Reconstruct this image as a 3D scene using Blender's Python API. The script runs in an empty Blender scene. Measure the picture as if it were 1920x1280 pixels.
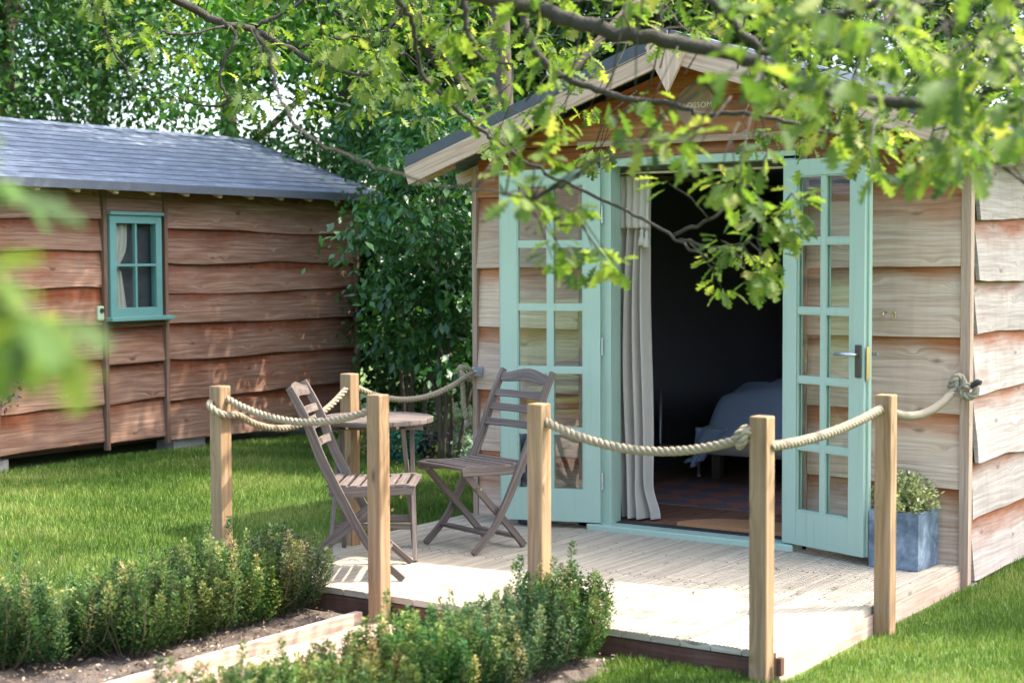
import bpy, math, random
import numpy as np
from mathutils import Vector, Matrix
R_ = math.radians
random.seed(7); rng = np.random.default_rng(11)
scene = bpy.context.scene
COL = scene.collection

# ------------------------------------------------------------------ camera frame (metres; deck top z=0, cabin corner at origin)
CAM = Vector((2.629, -7.852, 1.54)); YAW = R_(34.468); PIT = R_(2.901); ROL = R_(-.252); FPX = 2974.5
_v = Vector((-math.sin(YAW), math.cos(YAW), 0))
FWD = Vector((_v.x*math.cos(PIT), _v.y*math.cos(PIT), -math.sin(PIT)))
_r = Vector((_v.y, -_v.x, 0)); _u = _r.cross(FWD)
RGT = _r*math.cos(ROL)+_u*math.sin(ROL); UPV = -_r*math.sin(ROL)+_u*math.cos(ROL)
def at(px, py, d):
    """point seen at photo pixel (px,py) when it stands d metres away"""
    return CAM + (FWD + RGT*((px-960)/FPX) + UPV*((640-py)/FPX))*d
def tree_xy(px, d):
    p = CAM + _v*d + _r*((px-960)/FPX*d)
    return p.x, p.y

# ------------------------------------------------------------------ tagging
def tag(o, label=None, cat=None, group=None, kind=None):
    if label: o['label'] = label
    if cat: o['category'] = cat
    if group: o['group'] = group
    if kind: o['kind'] = kind
    return o
def empty(name, loc=(0,0,0), rz=0):
    o = bpy.data.objects.new(name, None); COL.objects.link(o)
    o.location = loc; o.rotation_euler = (0,0,rz); o.empty_display_size = .1
    return o

# ------------------------------------------------------------------ mesh builder with metric UVs (u = along the piece)
class MB:
    def __init__(s): s.v=[]; s.f=[]; s.uv=[]; s.c=[]
    def quad(s, pts, uvs=None, col=(0,0,0,1)):
        b=len(s.v); s.v += [tuple(p) for p in pts]; s.f.append(tuple(range(b,b+len(pts))))
        s.uv += uvs if uvs else [(0,0)]*len(pts); s.c += [col]*len(pts)
    def box(s, c, size, axis=None, M=None, col=None):
        c=Vector(c); h=[x/2 for x in size]
        if axis is None: axis = max(range(3), key=lambda i:size[i])
        ou, ov = random.uniform(0,50), random.uniform(0,50)
        col = col or (random.random(),.3,random.random(),1)
        for ax in range(3):
            for sg in (-1,1):
                a,b=[i for i in range(3) if i!=ax]
                pts=[]
                for (p,q) in ((-1,-1),(1,-1),(1,1),(-1,1)):
                    d=[0,0,0]; d[ax]=sg*h[ax]; d[a]=p*h[a]; d[b]=q*h[b]; pts.append(Vector(d))
                n=Vector([0,0,0]); n[ax]=sg
                if (pts[1]-pts[0]).cross(pts[2]-pts[0]).dot(n)<0: pts.reverse()
                uvs=[]
                for p in pts:
                    others=[i for i in range(3) if i!=axis]
                    if ax==axis: uvs.append((ou+p[others[0]], ov+p[others[1]]))
                    else:
                        o2=[i for i in others if i!=ax][0]
                        uvs.append((ou+p[axis], ov+p[o2]+ax*.37))
                if M is not None: pts=[M@p for p in pts]
                s.quad([c+p for p in pts], uvs, col)
    def bar(s, p0, p1, w, t, up=(0,0,1)):
        """box from p0 to p1, w across (perp. to up), t along up"""
        p0=Vector(p0); p1=Vector(p1); d=p1-p0; L=d.length; x=d.normalized()
        y=Vector(up).cross(x).normalized(); z=x.cross(y)
        M=Matrix((x,y,z)).transposed()
        s.box((p0+p1)/2,(L,w,t),0,M)
    def sweep(s, pts, w, t, side):
        """flat curved member: pts path, w in-plane width (perp. to path and side), t thickness along side"""
        side=Vector(side).normalized(); n=len(pts); pts=[Vector(p) for p in pts]
        ou,ov=random.uniform(0,50),random.uniform(0,50); col=(random.random(),.3,random.random(),1)
        ww = w if isinstance(w,(list,tuple)) else [w]*n
        rings=[]; L=0; us=[]
        for i in range(n):
            d=(pts[min(i+1,n-1)]-pts[max(i-1,0)]).normalized(); q=side.cross(d).normalized()
            if i: L+=(pts[i]-pts[i-1]).length
            us.append(L)
            rings.append([pts[i]+q*ww[i]/2+side*t/2, pts[i]-q*ww[i]/2+side*t/2, pts[i]-q*ww[i]/2-side*t/2, pts[i]+q*ww[i]/2-side*t/2])
        for i in range(n-1):
            for k in range(4):
                k2=(k+1)%4; vv=[0,ww[i],ww[i]+t,2*ww[i]+t,2*ww[i]+2*t]
                s.quad([rings[i][k],rings[i+1][k],rings[i+1][k2],rings[i][k2]],
                       [(ou+us[i],ov+vv[k]),(ou+us[i+1],ov+vv[k]),(ou+us[i+1],ov+vv[k+1]),(ou+us[i],ov+vv[k+1])],col)
        s.quad(rings[0],[(ou,ov)]*4,col); s.quad(rings[-1][::-1],[(ou+1,ov)]*4,col)
    def tube(s, pts, rad, n=8, cap=True, col=(0,0,0,1)):
        pts=[Vector(p) for p in pts]; m=len(pts)
        rr=rad if isinstance(rad,(list,tuple,np.ndarray)) else [rad]*m
        d0=(pts[1]-pts[0]).normalized(); a=d0.orthogonal().normalized(); base=len(s.v); L=0; ls=[]
        rings=[]
        for i in range(m):
            d=(pts[min(i+1,m-1)]-pts[max(i-1,0)]).normalized()
            a=(a-d*a.dot(d)).normalized(); b=d.cross(a)
            if i: L+=(pts[i]-pts[i-1]).length
            ls.append(L)
            rings.append([pts[i]+(a*math.cos(2*math.pi*k/n)+b*math.sin(2*math.pi*k/n))*rr[i] for k in range(n)])
        for r in rings: s.v += [tuple(p) for p in r]
        for i in range(m-1):
            for k in range(n):
                k2=(k+1)%n
                s.f.append((base+i*n+k, base+i*n+k2, base+(i+1)*n+k2, base+(i+1)*n+k))
                u0,u1=ls[i],ls[i+1]; c=rr[i]*2*math.pi/n
                s.uv += [(u0,k*c),(u0,(k+1)*c),(u1,(k+1)*c),(u1,k*c)]; s.c += [col]*4
        if cap:
            for st,rev in ((0,True),((m-1)*n,False)):
                idx=[base+st+k for k in range(n)]
                if rev: idx.reverse()
                s.f.append(tuple(idx)); s.uv += [(0,0)]*n; s.c += [col]*n
    def lathe(s, c, prof, n=32, col=(0,0,0,1)):
        c=Vector(c); base=len(s.v); m=len(prof)
        for (r,z) in prof:
            for k in range(n):
                a=2*math.pi*k/n; s.v.append((c.x+r*math.cos(a), c.y+r*math.sin(a), c.z+z))
        for i in range(m-1):
            for k in range(n):
                k2=(k+1)%n
                s.f.append((base+i*n+k,base+i*n+k2,base+(i+1)*n+k2,base+(i+1)*n+k))
                s.uv += [(k/n,prof[i][1]),((k+1)/n,prof[i][1]),((k+1)/n,prof[i+1][1]),(k/n,prof[i+1][1])]; s.c += [col]*4
        s.f.append(tuple(base+k for k in range(n))[::-1]); s.uv += [(0,0)]*n; s.c += [col]*n
        s.f.append(tuple(base+(m-1)*n+k for k in range(n))); s.uv += [(0,0)]*n; s.c += [col]*n
    def build(s, name, mat, parent=None, smooth=False, bevel=0):
        me=bpy.data.meshes.new(name); me.from_pydata(s.v,[],s.f)
        uv=me.uv_layers.new(name='UVMap'); uv.data.foreach_set('uv', np.array(s.uv,'f').ravel())
        ca=me.color_attributes.new('brd','FLOAT_COLOR','CORNER'); ca.data.foreach_set('color', np.array(s.c,'f').ravel())
        me.materials.append(mat)
        if smooth: me.polygons.foreach_set('use_smooth',[True]*len(me.polygons))
        me.update()
        o=bpy.data.objects.new(name,me); COL.objects.link(o)
        if parent is not None: o.parent=parent
        if bevel:
            w=o.modifiers.new('w','WELD'); w.merge_threshold=.0002
            b=o.modifiers.new('b','BEVEL'); b.width=bevel; b.segments=2; b.limit_method='ANGLE'; b.angle_limit=R_(40)
        return o

# ------------------------------------------------------------------ materials
def new_mat(name):
    m=bpy.data.materials.new(name); m.use_nodes=True; nt=m.node_tree; nt.nodes.clear()
    out=nt.nodes.new('ShaderNodeOutputMaterial'); return m,nt,out
class NT:
    def __init__(s,nt): s.nt=nt
    def n(s,t,**k):
        nd=s.nt.nodes.new(t)
        for a,b in k.items():
            if a.startswith('i_'):
                key=a[2:]; key=int(key) if key.isdigit() else key.replace('_',' ')
                nd.inputs[key].default_value=b
            else: setattr(nd,a,b)
        return nd
    def l(s,a,b): s.nt.links.new(a,b)
    def math(s,op,a,b=None,c=None,clamp=False):
        nd=s.nt.nodes.new('ShaderNodeMath'); nd.operation=op; nd.use_clamp=clamp
        for i,x in enumerate((a,b,c)):
            if x is None: continue
            if isinstance(x,(int,float)): nd.inputs[i].default_value=x
            else: s.l(x,nd.inputs[i])
        return nd.outputs[0]
    def mix(s,f,a,b,mode='MIX'):
        nd=s.nt.nodes.new('ShaderNodeMix'); nd.data_type='RGBA'; nd.blend_type=mode
        for i,x in ((0,f),(6,a),(7,b)):
            if isinstance(x,(int,float)): nd.inputs[i].default_value=x
            elif isinstance(x,(tuple,list)): nd.inputs[i].default_value=tuple(x)+((1,) if len(x)==3 else ())
            else: s.l(x,nd.inputs[i])
        return nd.outputs[2]
    def ramp(s,fac,stops,interp='LINEAR'):
        nd=s.nt.nodes.new('ShaderNodeValToRGB'); cr=nd.color_ramp; cr.interpolation=interp
        while len(cr.elements)<len(stops): cr.elements.new(.5)
        for e,(p,c) in zip(cr.elements,stops):
            e.position=p; e.color=tuple(c)+((1,) if len(c)==3 else ())
        s.l(fac,nd.inputs[0]); return nd.outputs[0]
    def noise(s,vec,scale,detail=3,rough=.55,dist=0):
        nd=s.n('ShaderNodeTexNoise'); nd.inputs['Scale'].default_value=scale; nd.inputs['Detail'].default_value=detail
        nd.inputs['Roughness'].default_value=rough; nd.inputs['Distortion'].default_value=dist
        if vec is not None: s.l(vec,nd.inputs['Vector'])
        return nd.outputs[0]
    def mapping(s,vec,scale=(1,1,1),loc=(0,0,0)):
        nd=s.n('ShaderNodeMapping'); nd.inputs['Scale'].default_value=scale; nd.inputs['Location'].default_value=loc
        s.l(vec,nd.inputs['Vector']); return nd.outputs[0]
def hexc(h):
    h=h.lstrip('#'); c=[int(h[i:i+2],16)/255 for i in (0,2,4)]
    return tuple(x/12.92 if x<=.04045 else ((x+.055)/1.055)**2.4 for x in c)

def wood(name, dark, mid, light, fresh=None, fresh_amt=.5, rough=.75, grain=1.0, knots=True, bump=.35, stain=.35):
    """timber: grain along U; 'brd' colour = (random, height across the board, random2)"""
    m,nt,out=new_mat(name); N=NT(nt)
    uv=N.n('ShaderNodeUVMap').outputs[0]
    at_=N.n('ShaderNodeVertexColor',layer_name='brd'); sep=N.n('ShaderNodeSeparateColor'); N.l(at_.outputs[0],sep.inputs[0])
    rnd,vv,rn2=sep.outputs[0],sep.outputs[1],sep.outputs[2]
    # knot field warps the grain
    kn=N.n('ShaderNodeTexVoronoi',feature='F1',voronoi_dimensions='2D'); kn.inputs['Scale'].default_value=1.0; kn.inputs['Randomness'].default_value=1
    N.l(N.mapping(uv,(2.3,5.5,1)),kn.inputs['Vector'])
    kd=kn.outputs['Distance']
    kmask=N.math('SUBTRACT',1,N.math('MULTIPLY',kd,4.2,clamp=True),clamp=True)
    kmask=N.math('POWER',kmask,2.0)
    warp=N.noise(N.mapping(uv,(1.2,3.,1)),1.6,2)
    sx=N.n('ShaderNodeSeparateXYZ'); N.l(uv,sx.inputs[0])
    vwarp=N.math('ADD',sx.outputs[1],N.math('ADD',N.math('MULTIPLY',warp,.05),N.math('MULTIPLY',kmask,.035 if knots else 0)))
    cx=N.n('ShaderNodeCombineXYZ'); N.l(N.math('MULTIPLY',sx.outputs[0],1.0),cx.inputs[0]); N.l(vwarp,cx.inputs[1])
    g=cx.outputs[0]
    g1=N.noise(N.mapping(g,(1.2,42*grain,1)),1.5,4,.65)
    g2=N.noise(N.mapping(g,(5,180*grain,1)),1.5,3,.6)
    big=N.noise(N.mapping(uv,(1.1,4,1)),1.3,4,.6)
    c=N.ramp(g1,[(.28,dark),(.5,mid),(.74,light)])
    c=N.mix(N.math('MULTIPLY',g2,.35),c,N.mix(1,c,(.62,.58,.56),'MULTIPLY'))
    if fresh:
        fa=N.math('MULTIPLY',N.math('POWER',vv,2.6),1.35)
        fa=N.math('ADD',fa,N.math('MULTIPLY',N.math('SUBTRACT',big,.55),1.8))
        fa=N.math('ADD',fa,N.math('MULTIPLY',N.math('SUBTRACT',rnd,.5),.3))
        fa=N.math('MULTIPLY',N.math('ADD',fa,fresh_amt-.45,clamp=True),1.5,clamp=True)
        fr=N.mix(1,c,tuple(x*1.0 for x in fresh),'MULTIPLY')
        fr=N.mix(.45,fr,N.ramp(g1,[(.3,tuple(x*.5 for x in fresh)),(.7,fresh)]))
        c=N.mix(fa,c,fr)
    ck=N.noise(N.mapping(g,(1.1,75,1)),1.0,2,.5)
    c=N.mix(N.math('MULTIPLY',N.math('SUBTRACT',ck,.70,clamp=True),9,clamp=True),c,tuple(x*.35 for x in dark))
    # drips and blotches
    st=N.noise(N.mapping(uv,(14,1.6,1)),1.0,3,.6)
    c=N.mix(N.math('MULTIPLY',N.math('MULTIPLY',N.math('SUBTRACT',st,.45,clamp=True),stain*2.4),1,clamp=True),c,(.16,.13,.12))
    br=N.math('ADD',.84,N.math('MULTIPLY',rn2,.3))
    vm=N.n('ShaderNodeVectorMath',operation='SCALE'); N.l(c,vm.inputs[0]); N.l(br,vm.inputs['Scale']); c=vm.outputs[0]
    if knots:
        sel=N.n('ShaderNodeSeparateColor'); N.l(kn.outputs['Color'],sel.inputs[0])
        k2=N.math('MULTIPLY',N.math('GREATER_THAN',sel.outputs[0],.66),N.math('SUBTRACT',1.25,N.math('MULTIPLY',kd,14),clamp=True),clamp=True)
        c=N.mix(N.math('MULTIPLY',k2,.75),c,tuple(x*.4 for x in dark))
    p=N.n('ShaderNodeBsdfPrincipled'); N.l(c,p.inputs['Base Color']); p.inputs['Roughness'].default_value=rough
    p.inputs['Specular IOR Level'].default_value=.25
    bp=N.n('ShaderNodeBump'); bp.inputs['Strength'].default_value=bump; bp.inputs['Distance'].default_value=.004
    N.l(N.math('ADD',N.math('MULTIPLY',g1,.7),N.math('MULTIPLY',g2,.5)),bp.inputs['Height']); N.l(bp.outputs[0],p.inputs['Normal'])
    N.l(p.outputs[0],out.inputs[0]); return m

def plain(name, col, rough=.5, metal=0, var=.12, scale=6, bump=.0, spec=.5, coat=0, bscale=None):
    m,nt,out=new_mat(name); N=NT(nt)
    tc=N.n('ShaderNodeTexCoord').outputs['Object']
    ns=N.noise(tc,scale,5,.6)
    c=N.mix(ns,tuple(x*(1-var) for x in col),tuple(min(1,x*(1+var)) for x in col))
    p=N.n('ShaderNodeBsdfPrincipled'); N.l(c,p.inputs['Base Color'])
    p.inputs['Roughness'].default_value=rough; p.inputs['Metallic'].default_value=metal; p.inputs['Specular IOR Level'].default_value=spec
    if coat: p.inputs['Coat Weight'].default_value=coat
    if bump:
        b=N.n('ShaderNodeBump'); b.inputs['Strength'].default_value=bump; b.inputs['Distance'].default_value=.01
        N.l(N.noise(tc,bscale or scale*8,4),b.inputs['Height']); N.l(b.outputs[0],p.inputs['Normal'])
    N.l(p.outputs[0],out.inputs[0]); return m

def leafmat(name, stops, trans=.45, tcol=(1.15,1.25,.55), rough=.45, spec=.35, objvar=0):
    m,nt,out=new_mat(name); N=NT(nt)
    a=N.n('ShaderNodeAttribute',attribute_name='rnd').outputs['Fac']
    c=N.ramp(a,stops)
    if objvar:
        oi=N.n('ShaderNodeObjectInfo').outputs['Random']
        hs=N.n('ShaderNodeHueSaturation'); N.l(c,hs.inputs['Color'])
        N.l(N.math('ADD',.5-objvar*.5,N.math('MULTIPLY',oi,objvar)),hs.inputs['Hue'])
        N.l(N.math('ADD',.75,N.math('MULTIPLY',N.math('FRACT',N.math('MULTIPLY',oi,7.3)),.5)),hs.inputs['Value'])
        N.l(N.math('ADD',.75,N.math('MULTIPLY',N.math('FRACT',N.math('MULTIPLY',oi,13.7)),.4)),hs.inputs['Saturation'])
        c=hs.outputs[0]
    p=N.n('ShaderNodeBsdfPrincipled'); N.l(c,p.inputs['Base Color']); p.inputs['Roughness'].default_value=rough
    p.inputs['Specular IOR Level'].default_value=spec
    t=N.n('ShaderNodeBsdfTranslucent'); N.l(N.mix(1,c,tcol,'MULTIPLY'),t.inputs['Color'])
    mx=N.n('ShaderNodeMixShader'); mx.inputs[0].default_value=trans
    N.l(p.outputs[0],mx.inputs[1]); N.l(t.outputs[0],mx.inputs[2]); N.l(mx.outputs[0],out.inputs[0]); return m

M={}
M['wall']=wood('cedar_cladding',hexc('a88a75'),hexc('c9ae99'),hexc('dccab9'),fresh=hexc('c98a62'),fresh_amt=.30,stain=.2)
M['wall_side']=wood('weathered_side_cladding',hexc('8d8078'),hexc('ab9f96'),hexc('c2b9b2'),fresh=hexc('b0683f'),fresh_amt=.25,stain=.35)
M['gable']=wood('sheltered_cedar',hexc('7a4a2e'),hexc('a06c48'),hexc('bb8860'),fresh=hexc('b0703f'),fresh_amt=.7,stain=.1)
M['wall2']=wood('brown_cladding',hexc('664a3b'),hexc('8e6c59'),hexc('b0967f'),fresh=hexc('96552f'),fresh_amt=.40,stain=.35)
M['trim']=wood('pale_trim',hexc('8a7261'),hexc('a68d7b'),hexc('baa594'),knots=False,stain=.1)
M['trim2']=wood('brown_trim',hexc('5f4839'),hexc('785d4e'),hexc('8c7262'),knots=False,stain=.1)
M['barge']=wood('bargeboard_wood',hexc('a08270'),hexc('c4a794'),hexc('d8c1b2'),fresh=hexc('cf8a60'),fresh_amt=.1,knots=False,stain=.1)
M['post']=wood('treated_pine',hexc('7a5f44'),hexc('967a5a'),hexc('ad9274'),stain=.2,grain=.8)
M['deck']=wood('bleached_decking',hexc('958a7a'),hexc('aea491'),hexc('bfb6a5'),knots=True,stain=.2,bump=.5)
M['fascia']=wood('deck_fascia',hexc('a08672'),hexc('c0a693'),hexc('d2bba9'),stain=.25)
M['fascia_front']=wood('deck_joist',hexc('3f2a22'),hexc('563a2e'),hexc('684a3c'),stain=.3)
M['furn']=wood('weathered_hardwood',hexc('4c423d'),hexc('665b55'),hexc('80756e'),knots=False,stain=.15,grain=1.3)
M['floor']=wood('cabin_floorboards',hexc('5a3d30'),hexc('7c5846'),hexc('95705b'),stain=.1)
def paint(name,col):
    m,nt,out=new_mat(name); N=NT(nt); tc=N.n('ShaderNodeTexCoord').outputs['Object']
    a=N.noise(tc,2.5,4,.6); st=N.noise(N.mapping(tc,(30,30,1.2)),1.5,4,.6); sp=N.noise(tc,90,3,.7)
    c=N.mix(a,tuple(x*.93 for x in col),tuple(min(1,x*1.06) for x in col))
    c=N.mix(N.math('MULTIPLY',N.math('SUBTRACT',st,.52,clamp=True),1.6,clamp=True),c,tuple(x*y for x,y in zip(col,(.72,.70,.62))))
    c=N.mix(N.math('MULTIPLY',N.math('SUBTRACT',sp,.66,clamp=True),3,clamp=True),c,tuple(x*.55 for x in col))
    p=N.n('ShaderNodeBsdfPrincipled'); N.l(c,p.inputs['Base Color']); N.l(N.math('ADD',.36,N.math('MULTIPLY',a,.25)),p.inputs['Roughness']); p.inputs['Specular IOR Level'].default_value=.4
    b=N.n('ShaderNodeBump'); b.inputs['Strength'].default_value=.18; b.inputs['Distance'].default_value=.003; N.l(st,b.inputs['Height']); N.l(b.outputs[0],p.inputs['Normal'])
    N.l(p.outputs[0],out.inputs[0]); return m
M['sage']=paint('sage_green_paint',hexc('9ab1a2'))
M['teal']=plain('teal_green_paint',hexc('5f8c87'),.42,var=.06,scale=3,bump=.05,bscale=60)
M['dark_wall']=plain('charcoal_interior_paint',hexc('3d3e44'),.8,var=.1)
M['white_paint']=plain('white_ceiling_strip',hexc('cfc8c0'),.6)
M['black']=plain('black_rubber',(.02,.02,.022),.6)
M['brass']=plain('brass',(.65,.5,.25),.35,metal=1)
M['steel']=plain('galvanised_steel',(.55,.58,.62),.4,metal=1,var=.25,scale=30)
M['bronze']=plain('dark_bronze',(.08,.07,.06),.4,metal=.7)
M['rope']=plain('hemp_rope',hexc('a89a82'),.9,var=.14,scale=60,bump=.8,bscale=500,spec=.1)
M['rope_pale']=plain('pale_rope',hexc('9c9280'),.9,var=.1,scale=60,bump=.8,bscale=500,spec=.1)
M['block']=plain('concrete_block',hexc('8c8984'),.9,var=.2,scale=18,bump=.6)
M['soil']=plain('bed_soil',hexc('574c42'),.95,var=.6,scale=30,bump=1,bscale=60)
M['bark']=plain('oak_bark',hexc('3f3c36'),.9,var=.45,scale=22,bump=.9,bscale=90,spec=.15)
M['bark_dark']=plain('dark_bark',hexc('4c4237'),.9,var=.4,scale=8,bump=.8,bscale=40)
M['linen']=plain('linen_curtain',hexc('b6aea3'),.9,var=.06,scale=20,bump=.3,bscale=300,spec=.1)
M['duvet']=plain('blue_grey_duvet',hexc('a3b2cf'),.9,var=.06,scale=5,bump=.5,bscale=14,spec=.1)
M['coir']=plain('coir_mat',hexc('b07d55'),.95,var=.3,scale=60,bump=1,bscale=200)
M['bottle']=plain('dark_blue_enamel',hexc('33455e'),.35,var=.2)
M['sign']=plain('sign_board',hexc('8f7263'),.7,var=.1)
M['lettering']=plain('sign_lettering',hexc('d8cdbd'),.6)
M['knob']=plain('ivory_wallbox',hexc('a9b89a'),.5)
M['stem']=plain('twig',hexc('6b5a45'),.9,var=.3,scale=30)
# leaves
M['oak_leaf']=leafmat('oak_leaf',rough=.55,spec=.2,stops=[(0,hexc('344d25')),(.4,hexc('50692e')),(.75,hexc('6e803d')),(1,hexc('8a8d52'))],trans=.55,tcol=(1.45,1.42,.64))
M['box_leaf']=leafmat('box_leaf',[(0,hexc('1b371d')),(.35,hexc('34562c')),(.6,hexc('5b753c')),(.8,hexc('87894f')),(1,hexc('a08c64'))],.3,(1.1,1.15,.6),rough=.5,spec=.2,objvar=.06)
M['shrub_leaf']=leafmat('glossy_shrub_leaf',[(0,hexc('1b3f22')),(.5,hexc('315c30')),(1,hexc('587f3c'))],.3,rough=.35,spec=.5)
M['dark_leaf']=leafmat('dark_evergreen_leaf',[(0,hexc('1a3618')),(.5,hexc('2f5526')),(1,hexc('567a34'))],.25,rough=.5,spec=.3)
M['tree_leaf']=leafmat('tree_leaf',[(0,hexc('2f5c26')),(.5,hexc('4f7f33')),(1,hexc('86a844'))],.4)
M['grass']=leafmat('grass_blade',[(0,hexc('39511d')),(.45,hexc('52702b')),(.8,hexc('74893f')),(1,hexc('a09c68'))],.3,(1.15,1.15,.5),rough=.5,spec=.25)
M['varieg']=leafmat('variegated_leaf',[(0,hexc('5a6a40')),(.5,hexc('9aa070')),(1,hexc('d0cca0'))],.3)
M['silver']=leafmat('silver_leaf',[(0,hexc('5d7a66')),(1,hexc('a9bba6'))],.2)
M['yellow']=leafmat('yellow_leaf',[(0,hexc('7a8040')),(1,hexc('c8bf78'))],.3)
M['blue_leaf']=leafmat('bluegreen_leaf',[(0,hexc('1f5a46')),(1,hexc('4f9078'))],.25)
M['purple']=leafmat('purple_leaf',[(0,hexc('2a1c2c')),(1,hexc('5d4a66'))],.2)

def shingle_mat(name):
    m,nt,out=new_mat(name); N=NT(nt); uv=N.n('ShaderNodeUVMap').outputs[0]
    br=N.n('ShaderNodeTexBrick'); N.l(uv,br.inputs['Vector'])
    br.inputs['Scale'].default_value=1; br.inputs['Brick Width'].default_value=.33; br.inputs['Row Height'].default_value=.095
    br.inputs['Mortar Size'].default_value=.006; br.inputs['Color1'].default_value=(.85,.85,.85,1); br.inputs['Color2'].default_value=(1.2,1.2,1.2,1)
    br.inputs['Mortar'].default_value=(.6,.6,.6,1); br.inputs['Bias'].default_value=0
    ns=N.noise(N.mapping(uv,(2,5,1)),2.5,5,.65); fine=N.noise(N.mapping(uv,(20,60,1)),4,3,.7)
    c=N.ramp(ns,[(.3,hexc('4a5360')),(.55,hexc('646f7c')),(.75,hexc('8f99a4'))])
    c=N.mix(.6,c,br.outputs[0],'MULTIPLY'); c=N.mix(N.math('MULTIPLY',fine,.5),c,N.mix(1,c,(.55,.55,.6),'MULTIPLY'))
    p=N.n('ShaderNodeBsdfPrincipled'); N.l(c,p.inputs['Base Color']); p.inputs['Roughness'].default_value=.8
    b=N.n('ShaderNodeBump'); b.inputs['Strength'].default_value=.7; b.inputs['Distance'].default_value=.008
    N.l(N.math('ADD',N.math('MULTIPLY',br.outputs['Fac'],-1),N.math('MULTIPLY',fine,.5)),b.inputs['Height']); N.l(b.outputs[0],p.inputs['Normal'])
    N.l(p.outputs[0],out.inputs[0]); return m
M['shingle']=shingle_mat('felt_shingles')
M['felt']=plain('dark_felt',hexc('50555e'),.85,var=.2,scale=20,bump=.5)

def slate_mat():
    m,nt,out=new_mat('blue_slate_planter'); N=NT(nt); tc=N.n('ShaderNodeTexCoord').outputs['Object']
    a=N.noise(tc,7,6,.7,.6); b_=N.noise(N.mapping(tc,(1,1,.35)),22,4,.7)
    c=N.ramp(a,[(.34,hexc('313c45')),(.47,hexc('526270')),(.58,hexc('768593')),(.70,hexc('a6aeb4'))])
    c=N.mix(N.math('MULTIPLY',b_,.5),c,hexc('46586b'))
    p=N.n('ShaderNodeBsdfPrincipled'); N.l(c,p.inputs['Base Color']); p.inputs['Roughness'].default_value=.6
    bp=N.n('ShaderNodeBump'); bp.inputs['Strength'].default_value=.4; bp.inputs['Distance'].default_value=.006
    N.l(a,bp.inputs['Height']); N.l(bp.outputs[0],p.inputs['Normal'])
    N.l(p.outputs[0],out.inputs[0]); return m
M['slate']=slate_mat()

def rug_mat():
    m,nt,out=new_mat('faded_red_blue_rug'); N=NT(nt); tc=N.n('ShaderNodeTexCoord').outputs['Object']
    r=N.mapping(tc,(1,1,1)); mag=N.n('ShaderNodeTexChecker'); mag.inputs['Scale'].default_value=5
    mp=N.n('ShaderNodeMapping'); mp.inputs['Rotation'].default_value=(0,0,R_(45)); N.l(tc,mp.inputs['Vector']); N.l(mp.outputs[0],mag.inputs['Vector'])
    mag.inputs['Color1'].default_value=hexc('a05c46')+(1,); mag.inputs['Color2'].default_value=hexc('485372')+(1,)
    wv=N.n('ShaderNodeTexWave',wave_type='BANDS',bands_direction='Y'); wv.inputs['Scale'].default_value=3.5; N.l(tc,wv.inputs['Vector'])
    c=N.mix(N.math('MULTIPLY',wv.outputs['Fac'],.5),mag.outputs[0],hexc('5a4a52'))
    ns=N.noise(tc,30,5,.7); c=N.mix(N.math('MULTIPLY',ns,.6),c,hexc('8a6a5c'))
    p=N.n('ShaderNodeBsdfPrincipled'); N.l(c,p.inputs['Base Color']); p.inputs['Roughness'].default_value=.95; N.l(p.outputs[0],out.inputs[0]); return m
M['rug']=rug_mat()

def glass_mat():
    m,nt,out=new_mat('window_glass'); N=NT(nt)
    g=N.n('ShaderNodeBsdfGlossy'); g.inputs['Roughness'].default_value=.01
    t=N.n('ShaderNodeBsdfTransparent'); t.inputs[0].default_value=(.93,.96,.95,1)
    f=N.n('ShaderNodeLayerWeight'); f.inputs['Blend'].default_value=.5
    mx=N.n('ShaderNodeMixShader'); N.l(N.math('ADD',.05,N.math('MULTIPLY',.9,N.math('POWER',f.outputs['Facing'],5)),clamp=True),mx.inputs[0]); N.l(t.outputs[0],mx.inputs[1]); N.l(g.outputs[0],mx.inputs[2])
    N.l(mx.outputs[0],out.inputs[0]); return m
M['glass']=glass_mat()

def lawn_mat():
    m,nt,out=new_mat('lawn_ground'); N=NT(nt); tc=N.n('ShaderNodeTexCoord').outputs['Object']
    a=N.noise(tc,3,6,.7); b_=N.noise(tc,60,4,.7)
    c=N.ramp(b_,[(.3,hexc('3a4a18')),(.55,hexc('557024')),(.75,hexc('77893e'))])
    c=N.mix(N.math('MULTIPLY',a,.4),c,hexc('4c6a1c'))
    p=N.n('ShaderNodeBsdfPrincipled'); N.l(c,p.inputs['Base Color']); p.inputs['Roughness'].default_value=.95
    bp=N.n('ShaderNodeBump'); bp.inputs['Strength'].default_value=1; bp.inputs['Distance'].default_value=.02
    N.l(b_,bp.inputs['Height']); N.l(bp.outputs[0],p.inputs['Normal']); N.l(p.outputs[0],out.inputs[0]); return m
M['lawn']=lawn_mat()
def gravel_mat():
    m,nt,out=new_mat('path_gravel'); N=NT(nt); tc=N.n('ShaderNodeTexCoord').outputs['Object']
    v=N.n('ShaderNodeTexVoronoi'); v.inputs['Scale'].default_value=70; N.l(tc,v.inputs['Vector'])
    s=N.n('ShaderNodeSeparateColor'); N.l(v.outputs['Color'],s.inputs[0])
    c=N.ramp(s.outputs[0],[(0,hexc('a8806a')),(.4,hexc('c7a58c')),(.7,hexc('d8c0a8')),(1,hexc('b58f7e'))])
    p=N.n('ShaderNodeBsdfPrincipled'); N.l(c,p.inputs['Base Color']); p.inputs['Roughness'].default_value=.9
    bp=N.n('ShaderNodeBump'); bp.inputs['Strength'].default_value=1; bp.inputs['Distance'].default_value=.012; bp.invert=True
    N.l(v.outputs['Distance'],bp.inputs['Height']); N.l(bp.outputs[0],p.inputs['Normal']); N.l(p.outputs[0],out.inputs[0]); return m
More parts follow.
